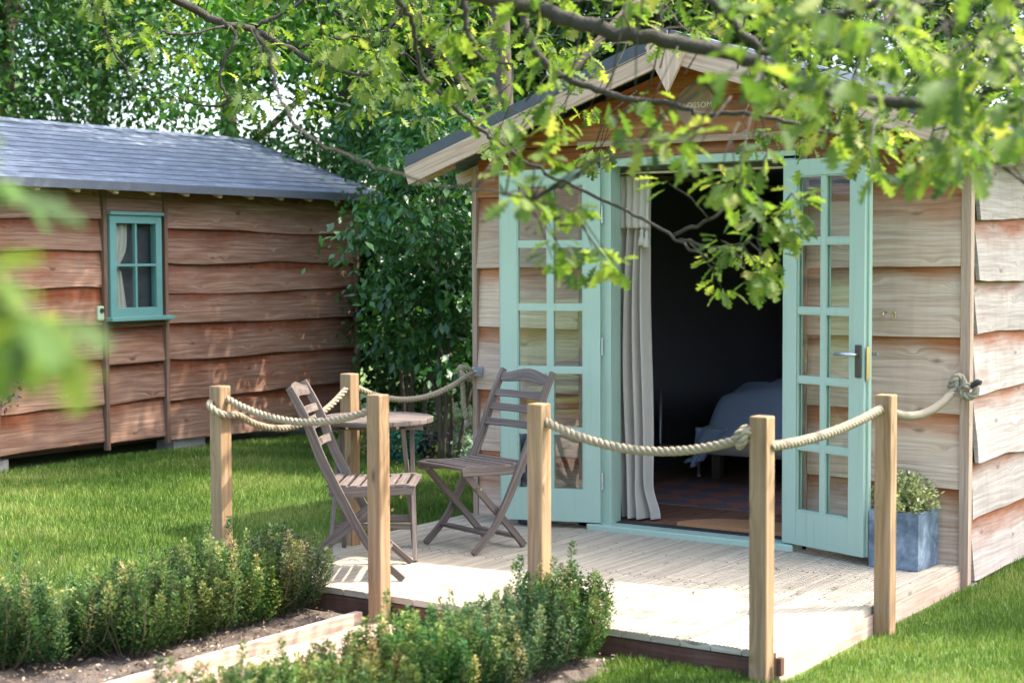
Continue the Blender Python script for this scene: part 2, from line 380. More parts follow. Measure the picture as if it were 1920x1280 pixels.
M['gravel']=gravel_mat()

# ------------------------------------------------------------------ ground
def sstep(x): x=max(0,min(1,x)); return x*x*(3-2*x)
def gz(x,y):
    return -.12+.19*sstep((-3.4-x)/3.0)*(1-.35*sstep((y-0)/4))
def gz_np(x,y):
    s=np.clip((-3.4-x)/3.0,0,1); s=s*s*(3-2*s); t=np.clip(y/4,0,1); t=t*t*(3-2*t)
    return -.12+.19*s*(1-.35*t)
def ground():
    xs=[-90,-50,-30,-20,-14]+[ -12+.5*i for i in range(0,31)]+[5,8,14,25,45,90]
    ys=[-60,-30,-16]+[-12+.5*i for i in range(0,41)]+[11,15,22,35,60,100]
    v=[(x,y,gz(x,y)) for y in ys for x in xs]; nx=len(xs)
    f=[(j*nx+i,j*nx+i+1,(j+1)*nx+i+1,(j+1)*nx+i) for j in range(len(ys)-1) for i in range(nx-1)]
    me=bpy.data.meshes.new('ground'); me.from_pydata(v,[],f); me.materials.append(M['lawn'])
    me.polygons.foreach_set('use_smooth',[True]*len(f))
    o=bpy.data.objects.new('ground',me); COL.objects.link(o); tag(o,kind='structure')
ground()
def patch(name, x0,x1,y0,y1,z,mat,amp=.012,step=.06):
    nx=max(2,int((x1-x0)/step)); ny=max(2,int((y1-y0)/step)); mb=[]
    v=[];f=[]
    for j in range(ny+1):
        for i in range(nx+1):
            e = 0 if i in(0,nx) or j in (0,ny) else 1
            v.append((x0+(x1-x0)*i/nx, y0+(y1-y0)*j/ny, z+amp*random.uniform(-.5,1)*e))
    for j in range(ny):
        for i in range(nx):
            a=j*(nx+1)+i; f.append((a,a+1,a+nx+2,a+nx+1))
    me=bpy.data.meshes.new(name); me.from_pydata(v,[],f); me.materials.append(mat); me.polygons.foreach_set('use_smooth',[True]*len(f))
    o=bpy.data.objects.new(name,me); COL.objects.link(o); return o
tag(patch('gravel_path',-2.0,-1.42,-8,-2.26,-.113,M['gravel'],.006,.1),kind='structure')
tag(patch('soil_bed',-2.78,-2.08,-8,-2.24,-.108,M['soil'],.03),kind='structure')
tag(patch('soil_bed',-1.36,-.62,-8,-2.28,-.108,M['soil'],.03),kind='structure')
mb=MB()
mb.box((-2.04,-4.8,-.10),(.04,5.0,.075))
o=mb.build('path_edging',M['fascia'],bevel=.003); tag(o,'pale timber edging board between the gravel path and the back hedge soil','edging')
mb=MB(); mb.box((-1.39,-5.2,-.09),(.045,5.6,.08)); o=mb.build('path_edging',M['fascia'],bevel=.003)
tag(o,'timber edging board hidden along the front hedge side of the path','edging')

# ------------------------------------------------------------------ clad walls
def clad(mb, org, ud, nd, L, bottoms, ztop, out_b=.034, out_t=.006, wav=.012, over=.035, topfn=None, step=.05, sag=None, seed=0):
    """waney-edge boards: each board leans out at its lower edge and tucks behind the one above it"""
    rs=random.Random(seed); org=Vector(org); ud=Vector(ud); nd=Vector(nd)
    zs=sorted(bottoms)+[ztop]; n=max(2,int(L/step))
    for bi in range(len(zs)-1):
        zb,zt=zs[bi],zs[bi+1]+over if bi<len(zs)-2 else zs[bi+1]
        ph=[rs.uniform(0,6.28) for _ in range(5)]; off=(rs.uniform(0,60),rs.uniform(0,60)); r1,r2=rs.random(),rs.random()
        tilt=rs.uniform(-1,1)*wav*1.2; ob=out_b*rs.uniform(.8,1.25)
        aa=[rs.uniform(.3,1) for _ in range(4)]
        fr=[2.1,4.7,9.3,21.]
        prev=None; rings=[]
        for i in range(n+1):
            u=L*i/n
            w=wav*(aa[0]*math.sin(fr[0]*u+ph[0])*.8+aa[1]*math.sin(fr[1]*u+ph[1])*.5+aa[2]*math.sin(fr[2]*u+ph[2])*.25+aa[3]*math.sin(fr[3]*u+ph[3])*.1)+tilt*(u/L-.5)*2
            if sag: w+=sag(u,bi)
            b=zb+w; t=zt
            if topfn:
                tt=topfn(u); t=min(t,tt); b=min(b,tt)
            H=max(t-b,1e-4); full=max(zt-zb,1e-3)
            oo=ob*(1+.25*math.sin(3.3*u+ph[4]))
            def P(z,o_): return org+ud*u+nd*o_+Vector((0,0,z))
            k=(t-b)/full
            cup=.004*math.sin(5*u+ph[2])
            ring=[P(b,oo-.020),P(b,oo),P(b+.30*H,oo*.78+out_t*.3+cup),P(b+.65*H,oo*.4+out_t*.6+cup*.5),P(t,out_t+(oo-out_t)*(1-k)),P(t,out_t-.02)]
            rings.append((u,ring,b,t,H))
        mids=[0,0,.30,.65,1,1]
        for i in range(n):
            u0,A,b0,t0,H0=rings[i]; u1,B,b1,t1,H1=rings[i+1]
            for k in range(5):
                va0,va1=mids[k],mids[k+1]
                q=[A[k],B[k],B[k+1],A[k+1]]
                yy0=off[1]+b0+H0*va0+(-.02 if k==0 else 0); 
                uvs=[(off[0]+u0,off[1]+b0+H0*va0-(.02 if k==0 else 0)),(off[0]+u1,off[1]+b1+H1*va0-(.02 if k==0 else 0)),(off[0]+u1,off[1]+b1+H1*va1),(off[0]+u0,off[1]+b0+H0*va1)]
                bb=len(mb.v); mb.v += [tuple(p) for p in q]; mb.f.append((bb,bb+1,bb+2,bb+3)); mb.uv += uvs
                mb.c += [(r1,va0,r2,1),(r1,va0,r2,1),(r1,va1,r2,1),(r1,va1,r2,1)]
        for (u,ring,b,t,H),rev in ((rings[0],0),(rings[-1],1)):
            pp=ring if rev else ring[::-1]
            mb.quad(pp,[(off[0]+.3*p.z,off[1]+p.z) for p in pp],(r1,.2,r2,1))

SL=.338; RX=-1.525; EV=.27   # roof slope, ridge x, overhang beyond walls
def roof_under(x, z0=2.74): return z0-SL*abs(x-RX)-.10

cabin=empty('garden_cabin',(0,0,0))
tag(cabin,'timber garden cabin with open sage green double doors and a shingled gable roof','cabin')
ZB=[-.02,.39,.765,1.145,1.503]
mb=MB()
clad(mb,(-2.985,-.012,0),(1,0,0),(0,-1,0),.72,ZB,1.925,wav=.006,seed=3)
mb.build('wall',M['wall'],cabin); mb=MB()
clad(mb,(-.835,-.012,0),(1,0,0),(0,-1,0),.828,ZB,1.935,wav=.007,seed=9)
mb.build('wall',M['wall'],cabin)
mb=MB()   # sheltered boards in the gable
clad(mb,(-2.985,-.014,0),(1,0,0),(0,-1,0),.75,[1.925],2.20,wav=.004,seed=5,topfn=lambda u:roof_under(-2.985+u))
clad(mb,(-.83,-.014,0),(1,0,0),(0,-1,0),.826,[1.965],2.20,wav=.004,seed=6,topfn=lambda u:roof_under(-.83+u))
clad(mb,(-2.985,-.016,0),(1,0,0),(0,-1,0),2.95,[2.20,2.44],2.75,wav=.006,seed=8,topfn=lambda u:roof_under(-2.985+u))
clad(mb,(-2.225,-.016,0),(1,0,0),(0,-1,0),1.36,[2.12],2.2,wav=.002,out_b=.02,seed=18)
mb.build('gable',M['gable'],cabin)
mb=MB()
SB=[-.10,.205,.50,.86,1.165,1.44,1.755]
def ssag(u,bi): return [-.02,.045,-.02,.0,-.02,-.03,-.01][bi]*min(1,u/.9)*.8
clad(mb,(.012,.045,0),(0,1,0),(1,0,0),1.95,SB,2.13,out_b=.036,wav=.016,over=.04,seed=21,sag=ssag)
clad(mb,(.012,3.1,0),(0,1,0),(1,0,0),1.05,SB,2.13,out_b=.036,wav=.016,over=.04,seed=22)
clad(mb,(.012,2.0,0),(0,1,0),(1,0,0),1.1,SB[:3],.80,out_b=.036,wav=.016,over=.04,seed=23)
clad(mb,(.012,2.0,0),(0,1,0),(1,0,0),1.1,[1.78],2.13,out_b=.036,wav=.016,over=.04,seed=24)
o=mb.build('wall',M['wall_side'],cabin); o['label']='weathered grey side wall with orange streaked board tops'
for c_,s_ in (((-2.98,2.1,1.05),(.05,4.1,2.2)),((-1.5,4.15,1.05),(3.0,.05,2.2))):
    mb=MB(); mb.box(c_,s_); mb.build('wall',M['wall'],cabin)
# core walls (dark inside)
mb=MB()
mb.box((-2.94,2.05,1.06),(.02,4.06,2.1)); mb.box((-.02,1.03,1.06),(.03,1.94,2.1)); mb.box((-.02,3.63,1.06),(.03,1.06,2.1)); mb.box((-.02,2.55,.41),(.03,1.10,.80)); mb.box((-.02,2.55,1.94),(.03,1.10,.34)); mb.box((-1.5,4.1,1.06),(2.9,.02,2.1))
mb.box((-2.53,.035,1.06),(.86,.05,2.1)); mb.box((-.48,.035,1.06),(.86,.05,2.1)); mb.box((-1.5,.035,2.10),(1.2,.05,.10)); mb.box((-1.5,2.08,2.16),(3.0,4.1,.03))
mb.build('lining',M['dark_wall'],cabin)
mb=MB(); mb.box((-1.5,.10,2.04),(1.18,.05,.012)); mb.build('curtain_rail',M['white_paint'],cabin)
mb=MB()
for i in range(20): mb.box((-2.87+i*.145,2.08,.02),(.14,4.0,.02),1)
mb.build('floor',M['floor'],cabin)
# trims
for c_,s_,a_ in (((-3.0,-.035,1.0),(.035,.035,2.2),2),((.02,-.03,.92),(.05,.055,2.2),2),((-.858,-.03,1.1),(.04,.035,2.15),2),((-2.243,-.03,1.05),(.035,.035,2.05),2),((-1.55,-.045,2.205),(1.42,.03,.035),0)):
    mb=MB(); mb.box(c_,s_,a_); mb.build('trim',M['trim'],cabin,bevel=.002)
# roof
def gable_roof(parent, rx, ridge_z, halfw, y0, y1, mat, thick=.05, name='roof'):
    mb=MB(); th=math.atan(SL); L=halfw/math.cos(th)
    for sg in (-1,1):
        rows=13
        a=Vector((rx,0,ridge_z)); d=Vector((sg*math.cos(th),0,-math.sin(th))); nn=Vector((sg*math.sin(th),0,math.cos(th)))
        for (y_a,y_b) in ((y0,y1),):
            p=[a+Vector((0,y_a,0)),a+Vector((0,y_b,0)),a+d*L+Vector((0,y_b,0)),a+d*L+Vector((0,y_a,0))]
            uv=[(y_a,0),(y_b,0),(y_b,L),(y_a,L)]
            if sg>0: p=p[::-1]; uv=uv[::-1]
            mb.quad(p,uv)
            q=[x-Vector((0,0,thick)) for x in p]; mb.quad(q[::-1],uv[::-1])
            for i in range(4):
                j=(i+1)%4; mb.quad([p[j],p[i],q[i],q[j]],[(uv[j][0],uv[j][1]),(uv[i][0],uv[i][1]),(uv[i][0],uv[i][1]+.05),(uv[j][0],uv[j][1]+.05)])
        # shingle course steps
        for r in range(1,int(L/.15)):
            s0=r*.15
            c=a+d*s0+nn*.003
            mb.box(c+Vector((0,(y0+y1)/2,0)),(.02,y1-y0-.01,.006),1,Matrix((d,Vector((0,1,0)),nn)).transposed())
    # ridge caps
    k=0; y=y0
    while y<y1-.05:
        for sg in (-1,1):
            d=Vector((sg*math.cos(th),0,-math.sin(th))); nn=Vector((sg*math.sin(th),0,math.cos(th)))
            mb.box(Vector((rx,y+.14,ridge_z+.006+.004*(k%2)))+d*.065,(.13,min(.27,y1-y),.008),1,Matrix((d,Vector((0,1,0)),nn)).transposed())
        y+=.25; k+=1
    return mb.build(name,mat,parent)
rf=gable_roof(cabin,RX,2.765,1.80,-.30,4.4,M['shingle'])
# dark felt verge strips and pale bargeboards
th=math.atan(SL)
mb=MB(); mbd=MB()
for sg in (-1,1):
    a=Vector((RX,-.307,2.765)); b=a+Vector((sg*1.80,0,-1.80*SL))
    mbd.bar(a+Vector((0,0,-.022)),b+Vector((0,0,-.022)),.014,.062)
    a2=Vector((RX,-.300,2.655)); b2=a2+Vector((sg*1.79,0,-1.79*SL))
    mb.bar(a2,b2,.025,.105)
    # soffit rafters
    for yy in (-.27,):
        pass
mbd.build('verge_felt',M['felt'],rf)
mb.build('bargeboard',M['barge'],rf,bevel=.002)
mb=MB(); yf=-.326
pts=[(-.135,2.685),(-.09,2.732),(0,2.752),(.09,2.732),(.135,2.685),(.07,2.565),(0,2.44),(-.07,2.565)]
fr=[Vector((RX+x,yf,z)) for x,z in pts]; bk=[Vector((RX+x,yf+.022,z)) for x,z in pts]
mb.quad(fr[::-1],[(p.z,p.x) for p in fr[::-1]],(.5,.1,.9,1)); mb.quad(bk,[(p.z,p.x) for p in bk])
for i in range(8):
    j=(i+1)%8; mb.quad([fr[i],fr[j],bk[j],bk[i]],[(0,0),(.1,0),(.1,.02),(0,.02)],(.5,.1,.9,1))
o=mb.build('finial',M['barge'],rf)
for i in range(11):
    y=-.2+i*.42
    for xa,xb in ((.0,.262),(-3.05,-3.312)): mb=MB(); mb.bar((xa,y,2.13),(xb,y,2.13-.262*SL),.045,.075); mb.build('rafter_tail',M['barge'],rf)
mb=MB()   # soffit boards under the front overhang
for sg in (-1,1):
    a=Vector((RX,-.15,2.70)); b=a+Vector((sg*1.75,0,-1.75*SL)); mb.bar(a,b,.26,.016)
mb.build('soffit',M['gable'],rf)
# door frame
fr_=MB()
fr_.box((-2.045,-.045,1.06),(.07,.11,2.06),2); fr_.box((-.915,-.045,1.06),(.07,.11,2.06),2); fr_.box((-1.48,-.045,2.093),(1.20,.11,.045),0)
dframe=fr_.build('door_frame',M['sage'],cabin,bevel=.003)
s_=MB(); s_.box((-1.50,-.095,.012),(1.28,.13,.045),0); s_.build('sill',M['sage'],dframe,bevel=.006)
s_=MB(); s_.box((-1.48,-.005,.026),(1.06,.07,.03),0); s_.build('threshold',M['black'],dframe)
# two door leaves
def leaf(hx,hy,ang,w,flip,handle):
    """local x from hinge to free edge; local y thickness"""
    T=.045; z0,z1=.042,2.06; ho=Vector((hx,hy,0))
    M3=Matrix.Rotation(ang,3,'Z')
    def B(mb,c,s,ax): mb.box(ho+M3@Vector(c),s,ax,M3)
    mb=MB(); st=.098
    B(mb,(st/2,0,(z0+z1)/2),(st,T,z1-z0),2); B(mb,(w-st/2,0,(z0+z1)/2),(st,T,z1-z0),2)
    B(mb,(w/2,0,z1-.043),(w-2*st,T,.086),0); B(mb,(w/2,0,z0+.09),(w-2*st,T,.18),0)
    B(mb,(w/2,0,(z0+.18+z1-.086)/2),(.026,T*.8,z1-z0-.266),2)
    zz=[.564,.915,1.275,1.636]
    for z in zz:
        for sx in (-1,1):
            L=(w-2*st-.026)/2; B(mb,(w/2+sx*(.013+L/2),0,z),(L,T*.78,.026),0)
    # glazing beads
    for z_a,z_b in zip([z0+.18]+[z+.013 for z in zz],[z-.013 for z in zz]+[z1-.086]):
        for sx in (-1,1):
            xa,xb=(st,w/2-.013) if sx<0 else (w/2+.013,w-st)
            for sy in (-1,1):
                B(mb,(xa+.004,sy*.012,(z_a+z_b)/2),(.008,.010,z_b-z_a),2); B(mb,(xb-.004,sy*.012,(z_a+z_b)/2),(.008,.010,z_b-z_a),2)
                B(mb,((xa+xb)/2,sy*.012,z_a+.004),(xb-xa-.016,.010,.008),0); B(mb,((xa+xb)/2,sy*.012,z_b-.004),(xb-xa-.016,.010,.008),0)
    # astragal on the free edge
    B(mb,(w+.006,(-1 if flip else 1)*.010,(z0+z1)/2),(.014,.022,z1-z0),2)
    d=mb.build('door',M['sage'],cabin,bevel=.002)
    g=MB(); 
    B(g,(w/2,0,(z0+.18+z1-.086)/2),(w-2*st-.004,.005,z1-z0-.266),2); g.build('pane',M['glass'],d)
    for zc in (.28,1.05,1.80):
        h=MB(); h.tube([ho+M3@Vector((-.006,(1 if flip else -1)*-.0,zc-.05)),ho+M3@Vector((-.006,0,zc+.05))],.008,8)
        B(h,(.004,(-1 if flip else 1)*.026,zc),(.016,.004,.1),2)
        for k in range(5): B(h,(-.006,0,zc-.04+k*.02),(.020,.02,.004),0)
        h.build('hinge',M['steel'],d)
    if handle:
        fy=-T/2
        h=MB()
        ring=[]
        B(h,(w-st/2+.015,fy-.005,1.03),(.04,.010,.165),2)
        h.build('handle_plate',M['bronze'],d,bevel=.004)
        h=MB(); p0=ho+M3@Vector((w-st/2+.015,fy-.008,1.065)); p1=ho+M3@Vector((w-st/2+.012,fy-.045,1.065)); p2=ho+M3@Vector((w-st/2-.03,fy-.05,1.067)); p3=ho+M3@Vector((w-st/2-.105,fy-.047,1.062))
        h.tube([p0,p1,p2,p3],[.009,.009,.010,.008],10); h.build('handle',M['steel'],d,smooth=True)
        h=MB(); B(h,(w+.0145,-.006,1.02),(.003,.024,.17),2); h.build('lock_plate',M['brass'],d)
        h=MB(); q=ho+M3@Vector((w-st/2+.015,T/2+.03,1.065)); h.tube([ho+M3@Vector((w-st/2+.015,T/2,1.065)),q,q+M3@Vector((.05,.01,0))],.008,8); h.build('handle',M['steel'],d)
    return d
LA=math.atan2(-.19,-.565)
dl=leaf(-2.068,-.112,LA,.59,True,False); dl['label']='left glazed door leaf, folded back behind the far chair'
dr=leaf(-.925,-.112,math.atan2(-.19,.52),.565,False,True); dr['label']='right glazed door leaf with lever handle'
# brass hooks on the wall
mb=MB()
q=Vector((-.395,-.04,1.27)); mb.tube([q,q+Vector((0,-.05,0)),q+Vector((.0,-.06,-.02))],.006,8); mb.lathe(q+Vector((0,0,-.005)),[(.014,0),(.014,.01)],12)
for k in range(12): pass
ringp=[Vector((-.35,-.05,1.255))+Vector((math.cos(a)*.008,-.01,math.sin(a)*.02)) for a in np.linspace(0,6.28,14)]
mb.tube(ringp,.003,6); mb.build('door_hook',M['brass'],cabin,smooth=True)
# rope brackets
mb=MB(); mb.box((-2.975,-.058,.872),(.075,.012,.055)); mb.tube([(-2.985,-.06,.872),(-2.985,-.10,.872)],.007,8); mb.build('rope_bracket',M['steel'],cabin)
mb=MB(); mb.box((-.02,-.066,.915),(.03,.014,.045)); mb.tube([(.0,-.07,.915),(.06,-.095,.915)],.006,8); mb.build('rope_bracket',M['steel'],cabin)
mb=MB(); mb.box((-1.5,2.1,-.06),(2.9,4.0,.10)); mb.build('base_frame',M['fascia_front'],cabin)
mb=MB(); mb.box((.0,.03,-.16),(.10,.10,.12)); o=mb.build('footing_block',M['block'],bevel=.004); tag(o,'small concrete footing under the front right corner post of the cabin','block')

wn=MB()
for y_ in (2.03,3.07): wn.box((.01,y_,1.29),(.06,.06,.97),2)
for z_ in (.835,1.745): wn.box((.01,2.55,z_),(.06,.98,.06),1)
wn.box((.01,2.55,1.29),(.03,.03,.85),2); wf=wn.build('window',M['sage'],cabin)  # unseen side window, added to let daylight in onto the bed
wn=MB(); wn.quad([(.01,2.06,.86),(.01,3.04,.86),(.01,3.04,1.72),(.01,2.06,1.72)]); wn.build('pane',M['glass'],wf)
# sign
sg=empty('name_sign',(-1.49,-.052,2.385)); tag(sg,'round brown wooden name sign lettered in pale capitals under the gable point','sign')
mb=MB(); n=48
for i in range(n):
    a0,a1=2*math.pi*i/n,2*math.pi*(i+1)/n; r=.118
    mb.quad([(0,-.012,0),(r*math.cos(a1),-.012,r*math.sin(a1)),(r*math.cos(a0),-.012,r*math.sin(a0))][::-1],[(0,0)]*3)
    mb.quad([(0,.0,0),(r*math.cos(a1),0,r*math.sin(a1)),(r*math.cos(a0),0,r*math.sin(a0))],[(0,0)]*3)
    mb.quad([(r*math.cos(a0),-.012,r*math.sin(a0)),(r*math.cos(a1),-.012,r*math.sin(a1)),(r*math.cos(a1),0,r*math.sin(a1)),(r*math.cos(a0),0,r*math.sin(a0))],[(0,0)]*4)
o=mb.build('board',M['sign'],sg)
def text(body,size,loc,parent,name='lettering'):
    cu=bpy.data.curves.new('t','FONT'); cu.body=body; cu.size=size; cu.align_x='CENTER'; cu.extrude=.001; cu.space_character=1.08
    t=bpy.data.objects.new('t',cu); COL.objects.link(t); bpy.context.view_layer.update()
    me=bpy.data.meshes.new_from_object(t.evaluated_get(bpy.context.evaluated_depsgraph_get())); bpy.data.objects.remove(t)
    me.materials.clear(); me.materials.append(M['lettering'])
    for v in me.vertices:
        x,y,z=v.co; v.co=(x+loc[0],-z+loc[1],y+loc[2])
    o=bpy.data.objects.new(name,me); COL.objects.link(o); o.parent=parent; return o
text('BLOSSOM',.044,(0,-.0135,-.012),sg)
text('cabin',.020,(-.005,-.0135,-.045),sg)

# ------------------------------------------------------------------ interior
cur=empty('curtain',(-2.0,.12,0)); tag(cur,'long pale linen curtain drawn to the left side of the open doorway','curtain')
def cloth(fn,nu,nv):
    mb=MB(); g=[[fn(i/nu,j/nv) for i in range(nu+1)] for j in range(nv+1)]
    b=len(mb.v)
    for r in g: mb.v += [tuple(p) for p in r]
    for j in range(nv):
        for i in range(nu):
            a=b+j*(nu+1)+i; mb.f.append((a,a+1,a+nu+2,a+nu+1)); mb.uv += [(i/nu,j/nv)]*4; mb.c += [(0,0,0,1)]*4
    return mb
def cf(u,v):
    z=2.02-1.975*v
    wd=.235+ (.05*sstep((v-.90)/.10))*u ; x=-.115+u*wd- .0*v
    am=.014+.022*sstep(v/.3); 
    y=am*math.sin(u*6.28*4.2+1.2*math.sin(v*3))+.008*math.sin(u*40+v*5)*(1-v)+ .03*sstep((v-.85)/.15)*math.sin(u*9)
    x+= .01*math.sin(v*7+u*3)
    return (x,y-.0,z)
o=cloth(cf,120,60).build('drape',M['linen'],cur,smooth=True)
def vf(u,v):
    z=2.025-.30*v-.0*u; x=-.12+.262*u+.004*math.sin(v*6); y=-.045+.012*math.sin(u*6.28*6)*(1-.4*v)
    return (x,y,z)
o=cloth(vf,80,20).build('valance',M['linen'],cur,smooth=True); sm=o.modifiers.new('s','SOLIDIFY'); sm.thickness=.003
for k,dx in enumerate((.095,.128)):
    mb=MB(); z=1.725-.012*k
    mb.tube([(dx,-.05,z+.03),(dx,-.05,z-.02)],.0025,6); mb.lathe((dx,-.05,z-.10),[(.024,0),(.021,.03),(.010,.065),(.013,.078),(.010,.09),(.003,.098)],14)
    mb.build('tassel',M['linen'],cur,smooth=True)
bed=empty('bed',(-1.52,2.45,.03)); tag(bed,'low bed with a pale blue grey duvet inside the dark cabin','bed')
def duv(u,v):
    # u across x (left edge to right), v across y ; rounded pillow-top with hanging sides
    X=-1.06+2.1*u; Y=-.62+1.24*v
    ex=min(u,1-u)*2.1; ey=min(v,1-v)*1.24
    h=.60-.42*(1-sstep(ex/.26))**1.4-.32*(1-sstep(ey/.16))+.03*math.sin(X*6+Y*3)+.02*math.sin(Y*11+X*4)
    h=max(h,.12+.03*math.sin(u*30+v*22))
    h+=.09*sstep((X+1.0)/1.6)
    return (X,Y,h)
o=cloth(duv,60,40).build('duvet',M['duvet'],bed,smooth=True); sm=o.modifiers.new('s','SOLIDIFY'); sm.thickness=.02
def cor(u,v): 
    return (-.98-.02*v+.20*u*(1-v)+.05*u, -.60+.02*math.sin(u*9+v*4), .36-.28*v+.05*u*v)
o=cloth(cor,12,14).build('duvet_corner',M['duvet'],bed,smooth=True); sm=o.modifiers.new('s','SOLIDIFY'); sm.thickness=.012
mb=MB(); mb.box((0,0,.27),(1.9,1.15,.2)); 
mb.build('mattress',M['linen'],bed,bevel=.03)
for sx in (-1,1):
    for sy in (-1,1):
        mb=MB(); mb.box((sx*.86,sy*.5,.085),(.06,.06,.17)); mb.build('leg',M['bark_dark'],bed)
o=MB(); 
def rugf(u,v): return (-2.62+1.9*u,.75+1.0*v,.034+.004*math.sin(u*12)*math.sin(v*9))
o=cloth(rugf,24,16).build('rug',M['rug']); sm=o.modifiers.new('s','SOLIDIFY'); sm.thickness=.006; sm.offset=-1
o.name='rug'; tag(o,'faded red and blue patterned rug on the floorboards just inside the cabin','rug')
mb=MB()
for i in range(90):
    x=-2.6+1.86*i/89; mb.tube([(x,.752,.036),(x+random.uniform(-.01,.01),.72,.034)],.0018,4)
f=mb.build('fringe',M['rope_pale'],o)
mb=MB(); n=28; pr=[]
for i in range(n+1):
    a=math.pi*i/n; pr.append(Vector((-1.25+.42*math.cos(a),.06+.30*math.sin(a),0)))
top=[p+Vector((0,0,.056)) for p in pr]; bot=[p+Vector((0,0,.033)) for p in pr]
mb.quad(top,[(0,0)]*len(top)); mb.quad(bot[::-1],[(0,0)]*len(top))
for i in range(len(pr)):
    j=(i+1)%len(pr); mb.quad([bot[i],bot[j],top[j],top[i]])
o=mb.build('doormat',M['coir']); tag(o,'half round orange brown coir doormat behind the threshold','mat')
mb=MB(); mb.tube([(-2.83,1.95,.62),(-2.83,1.95,.27),(-2.82,1.94,.235),(-2.55,1.94,.235),(-2.52,1.94,.20),(-2.52,1.94,.035)],.012,8)
mb.tube([(-2.52,1.94,.035),(-2.52,1.94,.05)],.016,8)
o=mb.build('clothes_rail',M['steel'],smooth=True); tag(o,'bent metal pipe clothes rail standing inside the cabin beside the curtain','clothes rail')

# ------------------------------------------------------------------ deck
deck=empty('deck',(0,0,0)); tag(deck,'low deck of bleached pale boards in front of the cabin','deck')
mb=MB(); bw=.138; x=-3.05; k=0
while x<-.001:
    w=min(bw,0-x)
    ys=[-2.2,-1.16+.002*(k%2),-.05]
    for a,b in ((0,1),(1,2)):
        g=.003
        mb.box((x+w/2,(ys[a]+ys[b])/2+0,-.014),(w-.005,ys[b]-ys[a]-.004,.028),1,col=(random.random(),random.uniform(.0,.5),random.random(),1))
        # grooves: narrow raised ribs
        nr=6
        for r in range(nr):
            xx=x+.012+(w-.024)*(r+.5)/nr
            mb.box((xx,(ys[a]+ys[b])/2,.0012),((w-.024)/nr*.62,ys[b]-ys[a]-.006,.0024),1)
    x+=bw; k+=1
mb.build('boards',M['deck'],deck)
sc=MB(); x=-3.05
while x<-.001:
    for yy in (-2.165,-1.63,-1.19,-1.13,-.62,-.10):
        for dx in (.03,.108):
            if x+dx<0: sc.lathe((x+dx,yy,.0015),[(.0042,0),(.0042,.0025)],6)
    x+=bw
tag(sc.build('screws',M['bronze'],deck),kind='stuff')
for x_ in (-.006,-3.04): mb=MB(); mb.box((x_,-1.12,-.080),(.03,2.14,.10),1); mb.build('side_fascia',M['fascia'],deck,bevel=.002)
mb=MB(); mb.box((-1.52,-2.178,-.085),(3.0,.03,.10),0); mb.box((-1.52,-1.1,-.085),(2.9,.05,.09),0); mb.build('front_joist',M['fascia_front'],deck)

# ------------------------------------------------------------------ posts
PT=.935
posts=[((-2.95,-2.26),'leftmost timber rope post, standing at the left end of the deck before the lawn'),
       ((-2.96,-1.27),'timber rope post on the far left edge of the deck behind the round table'),
       ((-1.965,-2.245),'timber rope post directly in front of the near folding chair and table'),
       ((-1.083,-2.245),'timber rope post in the middle of the front edge, overlapping the left door'),
       ((-.046,-2.240),'timber rope post at the near right deck corner with a knot on its left'),
       ((.048,-1.185),'timber rope post on the right edge of the deck beside the slate planter')]
PP=[]
for (x,y),lab in posts:
    mb=MB(); g=gz(x,y)
    zt=PT+(.012 if y>-1.3 and x>-.5 else 0)
    mb.box((x,y,(zt+g-.1)/2),(.076,.076,zt-(g-.1)),2)
    o=mb.build('rope_post',M['post'],bevel=.006); tag(o,lab,'post','timber rope posts around the deck'); PP.append((x,y))
mb=MB(); mb.box((.022,-2.214,-.045),(.022,.03,.07)); o=mb.build('corner_block',M['fascia_front'],deck)

# ------------------------------------------------------------------ ropes
def cat(pts,n=14):
    pts=[Vector(p) for p in pts]; P=[pts[0]*2-pts[1]]+pts+[pts[-1]*2-pts[-2]]; out=[]
    for i in range(1,len(P)-2):
        for k in range(n):
            t=k/n; a,b,c,d=P[i-1],P[i],P[i+1],P[i+2]
            out.append(.5*((2*b)+(c-a)*t+(2*a-5*b+4*c-d)*t*t+(3*b-a-3*c+d)*t*t*t))
    out.append(pts[-1]); return out
def resample(pts,step):
    d=[0]
    for i in range(1,len(pts)): d.append(d[-1]+(pts[i]-pts[i-1]).length)
    L=d[-1]; n=max(2,int(L/step)); out=[]; j=0
    for k in range(n+1):
        s=L*k/n
        while j<len(d)-2 and d[j+1]<s: j+=1
        t=(s-d[j])/max(1e-9,d[j+1]-d[j]); out.append(pts[j].lerp(pts[j+1],min(1,max(0,t))))
    return out
def hang(p,q,sag,n=10):
    p=Vector(p);q=Vector(q); return [p.lerp(q,i/n)-Vector((0,0,sag*4*(i/n)*(1-i/n))) for i in range(n+1)]
